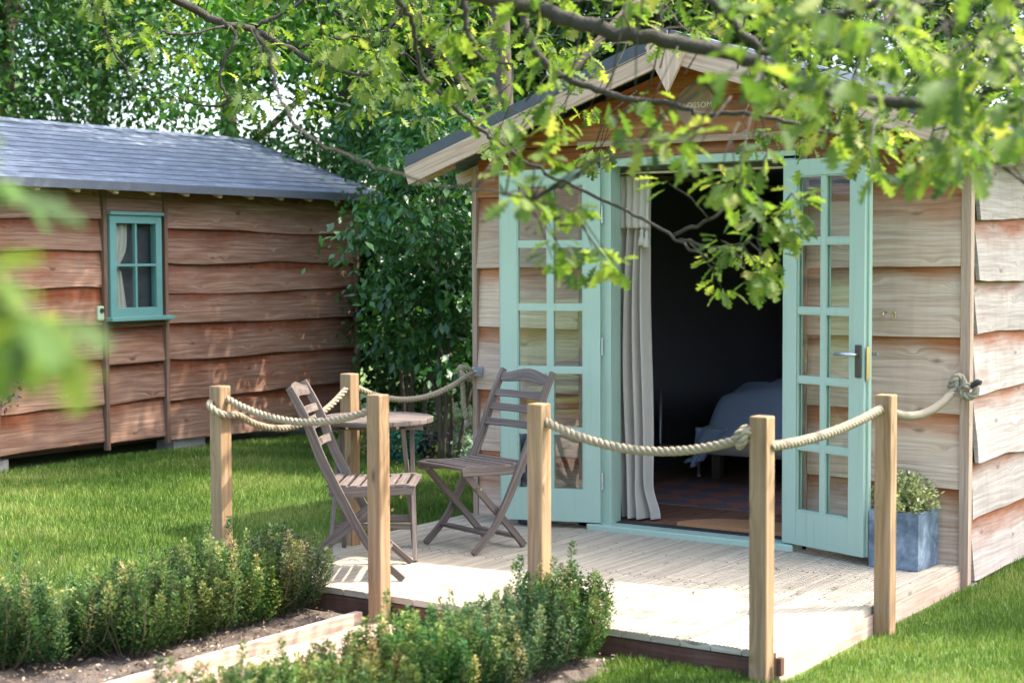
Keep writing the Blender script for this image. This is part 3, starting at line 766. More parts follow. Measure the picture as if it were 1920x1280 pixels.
def rope(mb,path,R=.0175,pitch=.085,step=.008,fuzz=True):
    path=resample(path,step); m=len(path); d0=(path[1]-path[0]).normalized(); a=d0.orthogonal().normalized()
    fr=[]
    for i in range(m):
        d=(path[min(i+1,m-1)]-path[max(i-1,0)]).normalized(); a=(a-d*a.dot(d)).normalized(); fr.append((a.copy(),d.cross(a)))
    L=0
    for s in range(3):
        pts=[]
        for i in range(m):
            ph=2*math.pi*(i*step/pitch+s/3); pts.append(path[i]+(fr[i][0]*math.cos(ph)+fr[i][1]*math.sin(ph))*R*.54)
        mb.tube(pts,R*.52,8,col=(random.random(),.3,random.random(),1))
    if fuzz:
        for i in range(0,m,1):
            for _ in range(2):
                t=random.uniform(0,6.28); q=path[i]+(fr[i][0]*math.cos(t)+fr[i][1]*math.sin(t))*R*.95
                v=(fr[i][0]*math.cos(t)+fr[i][1]*math.sin(t))*random.uniform(.002,.007)+Vector([random.uniform(-.006,.006) for _ in range(3)])
                w=Vector([random.uniform(-.0006,.0006) for _ in range(3)])
                mb.quad([q,q+w,q+v])
p1,p2,p3,p4,p5,p6=PP
rl=empty('rope',(-2.93,-2.26,0)); tag(rl,'thick twisted rope strung from the cabin wall round the three left posts','rope')
def W2L(e,pts): return [Vector(p)-e.location for p in pts]
path=[]
path+=hang((-2.985,-.105,.872),(p2[0]+.038,p2[1]+.03,.845),.085)[:-1]
path=[Vector(p) for p in path]
A=[Vector((-2.975,-.11,.868))]+hang((-2.985,-.16,.85),(p2[0]+.01,p2[1]+.045,.855),.10)[1:]
mb=MB(); rope(mb,W2L(rl,cat(A,8))); mb.build('rope_span',M['rope'],rl,smooth=True)
B=hang((p2[0]+.01,p2[1]-.04,.855),(p1[0]+.062,p1[1]+.055,.79),.13)
B=B+[Vector((p1[0]+.060,p1[1]-.02,.795)),Vector((p1[0]+.035,p1[1]-.062,.815)),Vector((p1[0]-.012,p1[1]-.062,.845)),Vector((p1[0]-.022,p1[1]-.040,.858))]
mb=MB(); rope(mb,W2L(rl,cat(B,8))); mb.build('rope_span',M['rope'],rl,smooth=True)
Cc=hang((p1[0]+.030,p1[1]+.01,.875),(p3[0]-.038,p3[1],.862),.085)
mb=MB(); rope(mb,W2L(rl,cat(Cc,8))); mb.build('rope_span',M['rope'],rl,smooth=True)
kc=Vector((-3.0,-.13,.86))
kn=[kc+Vector((.02,.02,.02)),kc+Vector((.0,-.035,.045)),kc+Vector((-.045,-.03,.03)),kc+Vector((-.05,.01,-.01)),kc+Vector((-.01,.03,-.035)),kc+Vector((.03,-.01,-.02)),kc+Vector((.0,-.045,.0)),kc+Vector((-.04,-.01,.045)),kc+Vector((-.035,.0,-.06)),kc+Vector((-.03,.0,-.17)),kc+Vector((-.015,.005,-.27))]
mb=MB(); rope(mb,W2L(rl,cat(kn,10)),R=.016); kno=mb.build('knot',M['rope'],rl,smooth=True)
mb=MB(); e0=W2L(rl,[kc+Vector((-.014,.005,-.275)),kc+Vector((-.008,.005,-.325))]); mb.tube(e0,[.012,.021],10); mb.build('frayed_end',M['rope_pale'],kno,smooth=True)
rr=empty('rope',(-.11,-2.235,0)); tag(rr,'thick pale rope strung along the three right posts to the cabin corner','rope')
D=hang((p4[0]+.02,p4[1],.865),(p5[0]-.075,p5[1]-.01,.845),.088)
mb=MB(); rope(mb,W2L(rr,cat(D,8)),R=.019); mb.build('rope_span',M['rope'],rr,smooth=True)
kc=Vector((p5[0]-.070,p5[1]-.012,.850))
kn=[kc+Vector((-.03,0,-.01)),kc+Vector((-.01,-.03,.012)),kc+Vector((.012,-.005,.034)),kc+Vector((-.0,.028,.0)),kc+Vector((-.02,.0,-.034)),kc+Vector((.008,-.03,-.014)),kc+Vector((.02,-.026,.022)),kc+Vector((.038,-.018,.024))]
mb=MB(); rope(mb,W2L(rr,cat(kn,10)),R=.018); mb.build('knot',M['rope'],rr,smooth=True)
Ee=hang((p5[0]+.03,p5[1],.818),(p6[0]-.01,p6[1]-.036,.885),.028)
mb=MB(); rope(mb,W2L(rr,cat(Ee,8)),R=.0205,pitch=.088); mb.build('rope_span',M['rope_pale'],rr,smooth=True)
Fz=[Vector((p6[0]-.01,p6[1]+.036,.878))]+hang((p6[0]-.01,p6[1]+.06,.868),(-.02,-.17,.865),.055)[0:]+[Vector((-.01,-.12,.90))]
mb=MB(); rope(mb,W2L(rr,cat(Fz,8)),R=.0205,pitch=.088); mb.build('rope_span',M['rope_pale'],rr,smooth=True)
kc=Vector((.02,-.11,.905))
kn=[kc+Vector((-.05,-.01,-.005)),kc+Vector((-.03,-.035,.03)),kc+Vector((-.012,-.02,.055)),kc+Vector((.01,.0,.03)),kc+Vector((.01,-.02,-.03)),kc+Vector((.05,-.01,-.045)),kc+Vector((.075,.0,-.02)),kc+Vector((.06,.005,.012)),kc+Vector((.02,-.03,.0))]
mb=MB(); rope(mb,W2L(rr,cat(kn,10)),R=.019); kno=mb.build('knot',M['rope_pale'],rr,smooth=True)
mb=MB(); mb.tube(W2L(rr,[kc+Vector((.055,-.01,.01)),kc+Vector((.09,-.015,.03)),kc+Vector((.105,-.017,.026))]),[.014,.016,.012],8); mb.build('taped_end',M['black'],kno)

# ------------------------------------------------------------------ folding chairs
def make_chair(fx,fy,ang,mirror,label,rear=((.005,.425),(-.12,.29),(-.27,.135),(-.385,.006))):
    """local: +x facing, origin at the near front foot, y = chair width direction"""
    c=empty('folding_chair',(fx,fy,.003),ang); tag(c,label,'chair','folding wooden chairs at the round table')
    W=.44*mirror
    prof=[(-.553,.935),(-.50,.835),(-.455,.735),(-.405,.60),(-.345,.475),(-.285,.36),(-.215,.235),(-.140,.125),(-.01,.006)]
    pts0=cat([Vector((s,0,z)) for s,z in prof],4)
    for w in (0,W):
        mb=MB(); n=len(pts0); ww=[.034+.014*math.sin(math.pi*min(1,i/(n-1)*1.15)) for i in range(n)]
        mb.sweep([p+Vector((0,w,0)) for p in pts0],ww,.022,(0,1,0)); mb.build('leg',M['furn'],c,bevel=.003)
    for w in (.045*mirror,W-.045*mirror):
        mb=MB(); mb.sweep(cat([(a_,w,b_) for a_,b_ in rear],5),.036,.020,(0,1,0)); mb.build('leg',M['furn'],c,bevel=.003)
    for w in (.021*mirror,W-.021*mirror):
        mb=MB(); mb.sweep(cat([(-.37,w,.432),(-.25,w,.430),(-.1,w,.436),(.0,w,.442),(.045,w,.435)],4),[.052]*13+[.050,.047,.042,.036],.020,(0,1,0)); mb.build('seat_rail',M['furn'],c,bevel=.003)
    mb=MB(); ya,yb=sorted((.0,W)); 
    for k in range(8):
        s=-.36+k*.0555
        zt=.462-.010*math.sin(math.pi*(k+.5)/8)+ (-.006 if k==7 else 0)
        nseg=6
        for i in range(1): mb.box((s,(ya+yb)/2,zt),(.040,yb-ya-.02,.014),1)
    mb.build('seat',M['furn'],c,bevel=.003)
    bk=[(-.530,.890,.065),(-.487,.805,.040),(-.455,.730,.040),(-.420,.650,.040)]
    mb=MB()
    for k,(s,z,h) in enumerate(bk):
        n=10; up=Vector((-.42,0,1)).normalized(); ppx=[]
        for i in range(n+1):
            t=i/n; y=ya+.012+(yb-ya-.024)*t; bow=-.022*math.sin(math.pi*t)
            ppx.append(Vector((s+bow,y,z+(.020*math.sin(math.pi*t)**2 if k==0 else 0))))
        hh=[h*(.75+.35*math.sin(math.pi*i/n)**1.5) if k==0 else h for i in range(n+1)]
        mb.sweep(ppx,hh,.014,Vector((1,0,.42)))
    mb.build('backrest',M['furn'],c,bevel=.002)
    mb=MB(); mb.box((-.125,(ya+yb)/2,.10),(.045,yb-ya-.02,.018),1); mb.build('stretcher',M['furn'],c,bevel=.003)
    mb=MB(); mb.box((rear[-1][0]+.05,(ya+yb)/2,.062),(.040,yb-ya-.10,.018),1); mb.build('stretcher',M['furn'],c,bevel=.003)
    for w in (.012*mirror,W-.012*mirror):
        mb=MB(); sd=-1 if (w<0)==(mirror>0) else 1
        mb.tube([(-.06,w-.02,.345),(-.06,w+.02,.345)],.006,8); mb.build('bolt',M['brass'],c)
    return c
make_chair(-2.09,-1.895,R_(33),1,'grey brown folding wooden chair seen from the side, left of the round table',((-.06,.43),(-.20,.315),(-.37,.17),(-.55,.006)))
make_chair(-2.2,-1.2,R_(-108),-1,'grey brown folding wooden chair facing the camera in front of the left door')

# ------------------------------------------------------------------ table
tb=empty('folding_table',(-2.655,-1.43,.003)); tag(tb,'round weathered folding wooden table between the two chairs','table')
mb=MB(); Rt=.308; nsl=9; w=2*Rt/nsl; ang=R_(18)
Rm=Matrix.Rotation(ang,3,'Z')
for k in range(nsl):
    y0=-Rt+k*w+.0012; y1=-Rt+(k+1)*w-.0012; n=10; prof=[]
    lo=[];hi=[]
    for i in range(n+1):
        y=y0+(y1-y0)*i/n; x=math.sqrt(max(0,Rt*Rt-y*y)); lo.append(Vector((-x,y,0))); hi.append(Vector((x,y,0)))
    poly=lo+hi[::-1]; zt,zb=.725,.700; ou,ov=random.uniform(0,40),random.uniform(0,40); cl=(random.random(),.3,random.random(),1)
    T=[Rm@(p+Vector((0,0,zt))) for p in poly]; Bt=[Rm@(p+Vector((0,0,zb))) for p in poly]
    mb.quad(T[::-1],[(ou+p.x,ov+p.y) for p in poly[::-1]],cl); mb.quad(Bt,[(ou+p.x,ov+p.y) for p in poly],cl)
    for i in range(len(poly)):
        j=(i+1)%len(poly); mb.quad([Bt[i],T[i],T[j],Bt[j]],[(ou+i*.01,ov),(ou+i*.01,ov+.03),(ou+j*.01,ov+.03),(ou+j*.01,ov)],cl)
mb.build('tabletop',M['furn'],tb,bevel=.003)
Rv=Vector((RGT.x,RGT.y,0)).normalized(); Vv=_v
mb=MB(); mb.bar(-Rv*.26+Vector((0,0,.684))+Vv*.12,Rv*.26+Vector((0,0,.684))+Vv*.12,.03,.03); mb.bar(-Rv*.26+Vector((0,0,.684))-Vv*.12,Rv*.26+Vector((0,0,.684))-Vv*.12,.03,.03)
mb.build('apron',M['furn'],tb,bevel=.002)
for half,s0,s1 in ((.205,-.22,.14),(.175,.22,-.14)):
    for sx in (-1,1):
        mb=MB(); mb.bar(Rv*sx*half*1.08+Vv*s0,Rv*sx*half*.90+Vv*s1+Vector((0,0,.685)),.022,.036,up=Vv); mb.build('leg',M['furn'],tb,bevel=.002)
    f=.25; z=.685*f; s=s0+(s1-s0)*f
    mb=MB(); mb.bar(-Rv*half*1.02+Vv*s+Vector((0,0,z)),Rv*half*1.02+Vv*s+Vector((0,0,z)),.018,.034); mb.build('stretcher',M['furn'],tb,bevel=.002)
for sx in (-1,1): mb=MB(); mb.tube([Rv*sx*.13-Vv*.15+Vector((0,0,.694)),Rv*sx*.13-Vv*.15+Vector((0,0,.676))],.008,10); mb.build('screw',M['brass'],tb)

# ------------------------------------------------------------------ leaf clouds
def leafmesh(name, C, D, Nn, S, rnd, tv, tf, mat, parent=None):
    """one template leaf (tv: k x 3 with x along the leaf, z normal) set at every centre C, pointing along D, facing Nn"""
    n=len(C); k=len(tv); D=D/np.linalg.norm(D,axis=1,keepdims=True)
    Y=np.cross(Nn,D); Y/= (np.linalg.norm(Y,axis=1,keepdims=True)+1e-9); Z=np.cross(D,Y)
    V=(C[:,None,:]+S[:,None,None]*(tv[None,:,0:1]*D[:,None,:]+tv[None,:,1:2]*Y[:,None,:]+tv[None,:,2:3]*Z[:,None,:])).reshape(-1,3)
    lens=np.array([len(f) for f in tf]); flat=np.concatenate([np.array(f) for f in tf]); nl=len(flat)
    LI=(flat[None,:]+(np.arange(n)*k)[:,None]).ravel(); starts=np.concatenate([[0],np.cumsum(lens)[:-1]])
    LS=(starts[None,:]+(np.arange(n)*nl)[:,None]).ravel(); LT=np.tile(lens,n)
    me=bpy.data.meshes.new(name); me.vertices.add(n*k); me.vertices.foreach_set('co',V.astype('f').ravel())
    me.loops.add(len(LI)); me.loops.foreach_set('vertex_index',LI.astype('i'))
    me.polygons.add(len(LS)); me.polygons.foreach_set('loop_start',LS.astype('i'))
    try: me.polygons.foreach_set('loop_total',LT.astype('i'))
    except Exception: pass
    a=me.attributes.new('rnd','FLOAT','POINT'); a.data.foreach_set('value',np.repeat(rnd,k).astype('f'))
    me.materials.append(mat); me.update(calc_edges=True); me.validate()
    o=bpy.data.objects.new(name,me); COL.objects.link(o)
    if parent is not None: o.parent=parent
    return o
def rvec(n): v=rng.normal(size=(n,3)); return v/np.linalg.norm(v,axis=1,keepdims=True)
LEAF4=(np.array([(0,0,0),(.5,.27,.06),(1,0,-.05),(.5,-.27,.06),(.5,0,-.02)]),[(0,4,1),(4,2,1),(0,3,4),(3,2,4)])
LEAF2=(np.array([(0,0,0),(.5,.28,.03),(1,0,-.04),(.5,-.28,.03)]),[(0,3,2,1)])
def oak_template():
    xs=[0,.16,.26,.35,.47,.56,.68,.79,.90,1.0]; ws=[.012,.05,.20,.07,.34,.10,.38,.11,.20,.02]
    v=[];f=[]
    for x,w in zip(xs,ws):
        bend=-.18*x*x
        v += [(x,0,bend-.02),(x+.06*(w>.18),w,bend+.05*w/.3),(x+.06*(w>.18),-w,bend+.05*w/.3)]
    for i in range(len(xs)-1):
        a=i*3;b=a+3; f+=[(a,b,b+1,a+1),(a+2,b+2,b,a)]
    return np.array(v),f
OAK=oak_template()

def crown(name, cen, rad, n, size, mat, parent, clumps=40, spread=.28, tmpl=LEAF2, shell=.5, droop=.3, rbias=None, sizevar=.4):
    cen=np.array(cen); rad=np.array(rad)
    d=rvec(clumps); r=(shell+(1-shell)*rng.random((clumps,1)))**.8
    cc=cen+d*rad*r; cr=spread*min(rad)*rng.uniform(.6,1.4,clumps); cb=rng.random(clumps)
    k=rng.integers(0,clumps,n); off=rng.normal(size=(n,3))*.55; off[:,2]*=.7
    C=cc[k]+off*cr[k][:,None]
    D=rvec(n)+off*.6; D[:,2]-=droop; Nn=rvec(n)*.7+np.array([0,0,1.0])
    S=size*rng.uniform(1-sizevar,1+sizevar,n); q=np.clip(.25*cb[k]+.5*rng.random(n)+.12*off[:,2]+.12,0,1)
    return leafmesh(name,C,D,Nn,S,q,tmpl[0],tmpl[1],mat,parent)

# ------------------------------------------------------------------ box hedge bushes
def bush_mesh(seed,h,w,n_pl,leaf):
    """clipped box plant: dense upright plumes, each a stem packed with tiny leaves"""
    g=np.random.default_rng(seed); Cs=[];Ds=[];Ns=[];Ss=[];Rn=[]; mb=MB()
    for s_ in range(n_pl):
        a=g.uniform(0,6.28); q=math.sqrt(g.random()); rr=w*.5*q
        top=h*g.uniform(.70,1.0)*(1-.30*q**3)*(1.22 if g.random()<.08 else 1)
        tip=np.array([rr*math.cos(a)*1.05,rr*math.sin(a)*1.05,top])
        base=np.array([tip[0]*.35,tip[1]*.35,0.]); mid=np.array([tip[0]*1.05,tip[1]*1.05,top*.45])
        col=np.clip(g.normal(.42,.26),0,1)
        if s_%3==0: mb.tube([Vector(base),Vector(base*.25+mid*.5+tip*.25),Vector(tip*.9+mid*.1)],[.004,.003,.0015],5)
        m=int(290*top/.4); t=g.uniform(.12,1,m)**.85; tt=t[:,None]
        P=(1-tt)**2*base+2*tt*(1-tt)*mid+tt*tt*tip
        pr=.036*np.clip((1.04-t)*3.2,0.12,1)*g.uniform(.5,1.1,m)
        th_=g.uniform(0,6.28,m); side=np.stack([np.cos(th_),np.sin(th_),g.normal(0,.25,m)],1)
        Cs.append(P+side*pr[:,None]*.75); Ds.append(side*1.0+np.array([0,0,.75])+g.normal(size=(m,3))*.25); Ns.append(np.array([0,0,1.])-side*.5+g.normal(size=(m,3))*.35)
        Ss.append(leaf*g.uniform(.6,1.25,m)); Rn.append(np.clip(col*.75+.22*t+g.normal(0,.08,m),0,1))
    C,D,Nn,S,q=map(np.concatenate,(Cs,Ds,Ns,Ss,Rn))
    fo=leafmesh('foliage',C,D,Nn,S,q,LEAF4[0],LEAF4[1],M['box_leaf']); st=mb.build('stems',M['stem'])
    me1,me2=fo.data,st.data; bpy.data.objects.remove(fo); bpy.data.objects.remove(st); return me1,me2
BM=[bush_mesh(100+i,h,w,ns,.0155) for i,(h,w,ns) in enumerate(((.45,.47,84),(.42,.48,84),(.47,.45,80),(.40,.49,84)))]
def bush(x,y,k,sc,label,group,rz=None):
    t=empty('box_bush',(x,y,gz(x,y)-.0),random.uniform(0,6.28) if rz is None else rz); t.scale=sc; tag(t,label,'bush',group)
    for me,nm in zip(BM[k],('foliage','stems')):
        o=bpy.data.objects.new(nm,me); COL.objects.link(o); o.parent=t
ordn=['first','second','third','fourth','fifth','sixth','seventh','eighth','ninth','tenth','eleventh']
y=-2.36
for i in range(11):
    sx=random.uniform(.92,1.12); sz=[.98,.93,1.0,.9,.98,.86,.92,.85,.9,.9,.9][i]
    bush(-2.46+random.uniform(-.03,.03)-(.04*i if i>4 else 0),y,[0,1,2,3][i*3%4],(sx,sx,sz),
         'dense box bush in the back hedge row, %s counting from the deck'%ordn[i],'box bushes of the back hedge')
    y-=.235
y=-2.44
for i in range(10):
    sx=random.uniform(.95,1.12)
    bush(-.86-.022*i+random.uniform(-.03,.03),y,[2,0,3,1][i%4],(sx,sx,[.93,.9,.88,.84,.84,.82,.82,.8,.8,.8][i]),
         'low box bush in the front hedge row by the camera, %s counting from the deck'%ordn[i],'box bushes of the front hedge')
    y-=.225

# ------------------------------------------------------------------ lawn grass
def grass():
    regs=[(-6.9,-2.72,-4.6,4.3,230000,.044,.0033),(-.95,1.6,-3.7,-2.22,110000,.040,.0026),(.03,2.2,-2.3,2.2,150000,.038,.0027),(-6.6,-3.1,-2.2,5.5,80000,.042,.0036)]
    Cs=[];Ss=[];Ws=[]
    for x0,x1,y0,y1,n,h,w in regs:
        X=rng.uniform(x0,x1,n); Y=rng.uniform(y0,y1,n)
        rel=np.stack([X-CAM.x,Y-CAM.y],1); dep=rel@np.array([_v.x,_v.y]); lat=rel@np.array([_r.x,_r.y])
        keep=(dep>3)&(np.abs(lat/dep)<.345)
        keep&=~((X>-3.08)&(X<.04)&(Y>-2.21)); keep&=~((X<-6.62)&(Y>-1.5)&(Y<3.1))
        keep&=~((X>-.12+.02)&(X<.0)&(Y>-2.2)); keep&=~((X<-.64+.05*np.sin(Y*9)+.07*(Y+2.2))&(X>-2.74))
        keep&=~((X>-.30)&(X<.04)&(Y>-.1))
        X=X[keep];Y=Y[keep]; pn=np.sin(X*3.1+Y*1.7)*.5+np.sin(X*7.3-Y*5.1)*.3
        Cs.append(np.stack([X,Y,gz_np(X,Y)-.004],1)); Ss.append(h*rng.uniform(.45,1.25,len(X))*(1+.18*pn)); Ws.append(np.full(len(X),w/h))
    C=np.concatenate(Cs); S=np.concatenate(Ss); n=len(C)
    tv=np.array([(0,-.045,0),(0,.045,0),(.55,.035,.05),(.55,-.035,.05),(1,0,.22)]); tf=[(0,1,2,3),(3,2,4)]
    D=rng.normal(size=(n,3))*.28; D[:,2]=1; Nn=rvec(n); Nn[:,2]*=.2
    q=np.clip(rng.normal(.52,.2,n)+.13*np.sin(C[:,0]*2.3+C[:,1]*3.1)+.13*np.sin(C[:,0]*7.1-C[:,1]*4.7+2*np.sin(C[:,1]*2.2))+.25*(rng.random(n)<.04),0,1)
    o=leafmesh('grass',C,D,Nn,S,q,tv,tf,M['grass']); tag(o,'short green mown grass covering the lawn','grass',kind='stuff')
grass()

n=5200; X=np.where(rng.random(n)<.6,rng.uniform(-2.78,-2.08,n),rng.uniform(-1.36,-.66,n)); Y=-2.27-rng.random(n)**1.0*4.2
Dd=rvec(n); Dd[:,2]*=.3
o=leafmesh('bark_chips',np.stack([X,Y,-.098+.02*rng.random(n)],1),Dd,rvec(n)*.5+np.array([0,0,1.]),.022*rng.uniform(.3,1.3,n),rng.random(n),LEAF4[0]*np.array([1,1,2.]),LEAF4[1],leafmat('bark_chip',[(0,hexc('4a3a30')),(.5,hexc('7a6656')),(1,hexc('a8968a'))],.05))
tag(o,'scattered bark chips and dead leaves on the hedge soil','bark chips',kind='stuff')
n=24; Dd=rvec(n); Dd[:,2]*=.1
o=leafmesh('fallen_leaves',np.stack([rng.uniform(-3,-.05,n),-2.15+2.0*rng.random(n)**.8,np.full(n,.010)],1),Dd,rvec(n)*.2+np.array([0,0,1.]),.034*rng.uniform(.3,1.2,n),rng.random(n),OAK[0],OAK[1],leafmat('dead_leaf',[(0,hexc('6a523e')),(.6,hexc('94775a')),(1,hexc('9a9866'))],.1))
tag(o,'small dead leaves scattered over the pale deck','fallen leaves',kind='stuff')

# ------------------------------------------------------------------ planter with shrub
pl=empty('planter',(-.235,-.205,.003),R_(-2)); tag(pl,'square blue grey slate planter on the deck beside the right door','planter')
mb=MB(); a=.262; hh=.285; t=.022
mb.box((0,-a/2+t/2,hh/2),(a,t,hh),0,col=(0,0,0,1)); mb.box((0,a/2-t/2,hh/2),(a,t,hh),0); mb.box((-a/2+t/2,0,hh/2),(t,a-2*t,hh),1); mb.box((a/2-t/2,0,hh/2),(t,a-2*t,hh),1); mb.box((0,0,.015),(a-2*t,a-2*t,.03),0)
mb.build('box',M['slate'],pl,bevel=.003)
mb=MB(); mb.box((0,0,.235),(a-2*t-.002,a-2*t-.002,.03)); mb.build('soil',M['soil'],pl)
ps=empty('potted_shrub',(-.235,-.205,.252)); tag(ps,'rounded cream variegated evergreen shrub growing in the slate planter','shrub')
C=[];D=[]
for k in range(95):
    d=rvec(1)[0]; d[2]=abs(d[2])*.9+.1
    tip=np.array([d[0]*.17,d[1]*.17,.03+d[2]*.19]); m=34
    t_=rng.uniform(.35,1,m)[:,None]; C.append(tip*t_+rng.normal(0,.012,(m,3))); D.append(np.tile(d,(m,1))+rng.normal(size=(m,3))*.7)
C=np.concatenate(C);D=np.concatenate(D)
leafmesh('foliage',C,D,rvec(len(C))+np.array([0,0,.8]),.024*rng.uniform(.6,1.3,len(C)),rng.random(len(C)),LEAF4[0],LEAF4[1],M['varieg'],ps)
mb=MB()
for k in range(9):
    d=rvec(1)[0]; mb.tube([(0,0,-.02),(d[0]*.04,d[1]*.04,.07),(d[0]*.10,d[1]*.10,.15)],[.005,.003,.002],6)
mb.build('stems',M['stem'],ps)

# blue bottle-like container behind the left door
gb=empty('gas_bottle',(-2.52,-.105,.003)); tag(gb,'dark blue metal gas bottle standing between the left door and the cabin wall','gas bottle')
mb=MB(); mb.lathe((0,0,0),[(.085,0),(.090,.03),(.090,.42),(.085,.47),(.066,.515),(.035,.54),(.02,.545)],28); mb.build('body',M['bottle'],gb,smooth=True)
mb=MB(); mb.lathe((0,0,.54),[(.018,0),(.018,.03),(.026,.035),(.026,.055),(.01,.06)],14); mb.build('valve',M['steel'],gb,smooth=True)
gb.location.y=-.150

# ------------------------------------------------------------------ left cabin
LX=-6.593
c2=empty('side_cabin',(LX,0,0)); tag(c2,'brown waney edge timber cabin with a teal window and grey shingle roof behind the lawn','cabin')
def shear(u_y): return 0
mb=MB()
lo=-Vector((0,0,0))
def seg(y0,y1,zs,top,seed,**k): clad(mb,(.0,y0,0),(0,1,0),(1,0,0),y1-y0,zs,top,out_b=.036,wav=.013,seed=seed,**k)
seg(-3.2,.155,[.20,.492,.82,1.085,1.36,1.629,1.851],2.20,31)
seg(.195,.765,[.184,.485,.778,1.055],1.105,32); seg(.195,.765,[1.915],2.20,33)
seg(.80,3.06,[.15,.469,.78,1.059,1.303,1.533,1.793],2.20,34,sag=lambda u,bi:-.035*u/2.2 if bi<1 else 0)
mb.build('wall',M['wall2'],c2)
for c_,s_ in (((-.03,-.07,1.19),(.03,6.26,2.0)),((-1.5,3.04,1.2),(3.0,.04,2.0))):
    mb=MB(); mb.box(c_,s_); mb.build('wall',M['wall2'],c2)
z0,z1=.14,2.2
for y in (.175,.782,3.075): mb=MB(); mb.box((.035,y,(z0+z1)/2),(.04,.034,z1-z0),2); mb.build('trim',M['trim2'],c2,bevel=.002)
wn=MB(); ya,yb,za,zb=.200,.715,1.13,1.895
wn.box((.045,ya+.03,(za+zb)/2),(.06,.06,zb-za),2); wn.box((.045,yb-.03,(za+zb)/2),(.06,.06,zb-za),2)
wn.box((.045,(ya+yb)/2,zb-.03),(.06,yb-ya-.12,.06),1); wn.box((.045,(ya+yb)/2,za+.035),(.06,yb-ya-.12,.07),1)
wf=wn.build('window',M['teal'],c2,bevel=.003)
wn=MB(); wn.box((.055,(ya+yb)/2,(za+zb)/2),(.03,.018,zb-za-.12),2)
for q in (-1,1): wn.box((.055,(ya+yb)/2+q*.105,(za+zb)/2+.01),(.03,.19,.018),1)
wn.build('glazing_bar',M['teal'],wf)
wn=MB(); wn.box((.065,(ya+yb)/2+.02,za-.012),(.13,yb-ya+.11,.032),1); wn.build('sill',M['teal'],wf,bevel=.005)
wn=MB(); wn.box((.052,(ya+yb)/2,zb+.014),(.09,yb-ya+.02,.026),1); wn.build('drip_bar',M['teal'],wf,bevel=.003)
wn=MB(); wn.box((.045,(ya+yb)/2,(za+zb)/2),(.004,yb-ya-.11,zb-za-.12),2); wn.build('pane',M['glass'],wf)
wn=MB(); wn.box((-.012,(ya+yb)/2,(za+zb)/2),(.004,yb-ya,zb-za),2); wn.build('dark_room_sheet',M['dark_wall'],wf)  # dark sheet behind the pane, stands in for the unlit room
mb=MB(); mb.box((.03,.135,1.165),(.03,.07,.11),2); wbx=mb.build('wall_box',M['knob'],c2,bevel=.01)
mb=MB(); mb.tube([(.044,.135,1.185),(.052,.135,1.185)],.018,14); mb.build('lens',M['black'],wbx)
def wc(u,v):
    k=abs(v-.5)*2; tie=1-.55*math.exp(-((v-.55)/.16)**2)
    wd=.16*tie if v<.55 else .10+.04*(v-.55)/.45
    return (.012+.006*math.sin(u*22+v*4), .262+u*wd, 1.83-.63*v)
o=cloth(wc,50,30).build('window_curtain',M['linen']); o.location=(LX,0,0); tag(o,'thin tied back curtain behind the left panes of the teal window','curtain')
o.data.polygons.foreach_set('use_smooth',[True]*len(o.data.polygons))
r2=gable_roof(c2,-1.45,2.705,1.74,-3.5,3.28,M['shingle'],name='roof')
mb=MB(); mb.box((.298,-.11,2.098),(.016,6.78,.062),1); mb.build('eaves_felt',M['felt'],r2)
for i in range(19):
    y=-3.1+i*.353; mb=MB(); mb.bar((0,y+.02,2.17),(.275,y+.02,2.17-.275*SL),.045,.07); mb.build('rafter_tail',M['barge'],r2)
mb=MB()
for y0 in (-2.4,): pass
o_lab=['grey concrete block under the left end of the brown cabin','grey concrete block under the middle of the brown cabin behind the left post','grey concrete block under the right end of the brown cabin']
for y,lab in ((-.86,o_lab[0]),(1.05,o_lab[1]),(2.9,o_lab[2])):
    mb=MB(); g=gz(LX-.15,y); mb.box((LX-.10,y,(g+.14)/2-.0),(.2,.34,.16-g+.02)); o=mb.build('concrete_block',M['block'],bevel=.006); tag(o,lab,'block','concrete blocks under the brown cabin')
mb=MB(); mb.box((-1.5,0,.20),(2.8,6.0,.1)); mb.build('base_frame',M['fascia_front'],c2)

# ------------------------------------------------------------------ trees and shrubs behind
def trunk(parent,x,y,h,r,mat,limbs=5,lean=(0,0),z0=None):
    mb=MB(); g=gz(x,y)-.1 if z0 is None else z0
    pts=[Vector((x+lean[0]*t+.06*math.sin(t*5+x),y+lean[1]*t,g+h*t)) for t in np.linspace(0,1,9)]
    mb.tube(pts,[r*(1-.65*t)+.04*r*math.exp(-t*20) for t in np.linspace(0,1,9)],10)
    for k in range(limbs):
        i=random.randint(2,7); a=random.uniform(0,6.28); L=h*random.uniform(.25,.45); p=pts[i]
        e=p+Vector((math.cos(a)*L,math.sin(a)*L,L*.7)); mb.tube([p,p.lerp(e,.5)+Vector((0,0,.08*L)),e],[r*.4,r*.25,r*.08],7)
    return mb.build('trunk',mat,parent,smooth=True)
def tree(px,d,cz,rad,n,size,mat,label,name='tree',cat='tree',group='trees behind the cabins',**k):
    x,y=tree_xy(px,d); t=empty(name,(x,y,gz(x,y))); tag(t,label,cat,group)
    o=trunk(t,x,y,cz+rad[2]*.5,.05+.05*rad[2],M['bark_dark'],8); o.location=(-x,-y,-gz(x,y))
    c=crown('crown',(0,0,cz-gz(x,y)),rad,n,size,mat,t,**k); return t
tree(20,17.5,4.6,(2.4,2.4,3.0),60000,.075,M['dark_leaf'],'large dark evergreen tree rising behind the left end of the grey roof',clumps=200,spread=.26,shell=.35,name='evergreen_tree')
tree(190,22,6.6,(2.1,2.3,2.6),20000,.10,M['dark_leaf'],'tall dark green tree behind the left tree, upper part only',clumps=90,spread=.26,shell=.4)
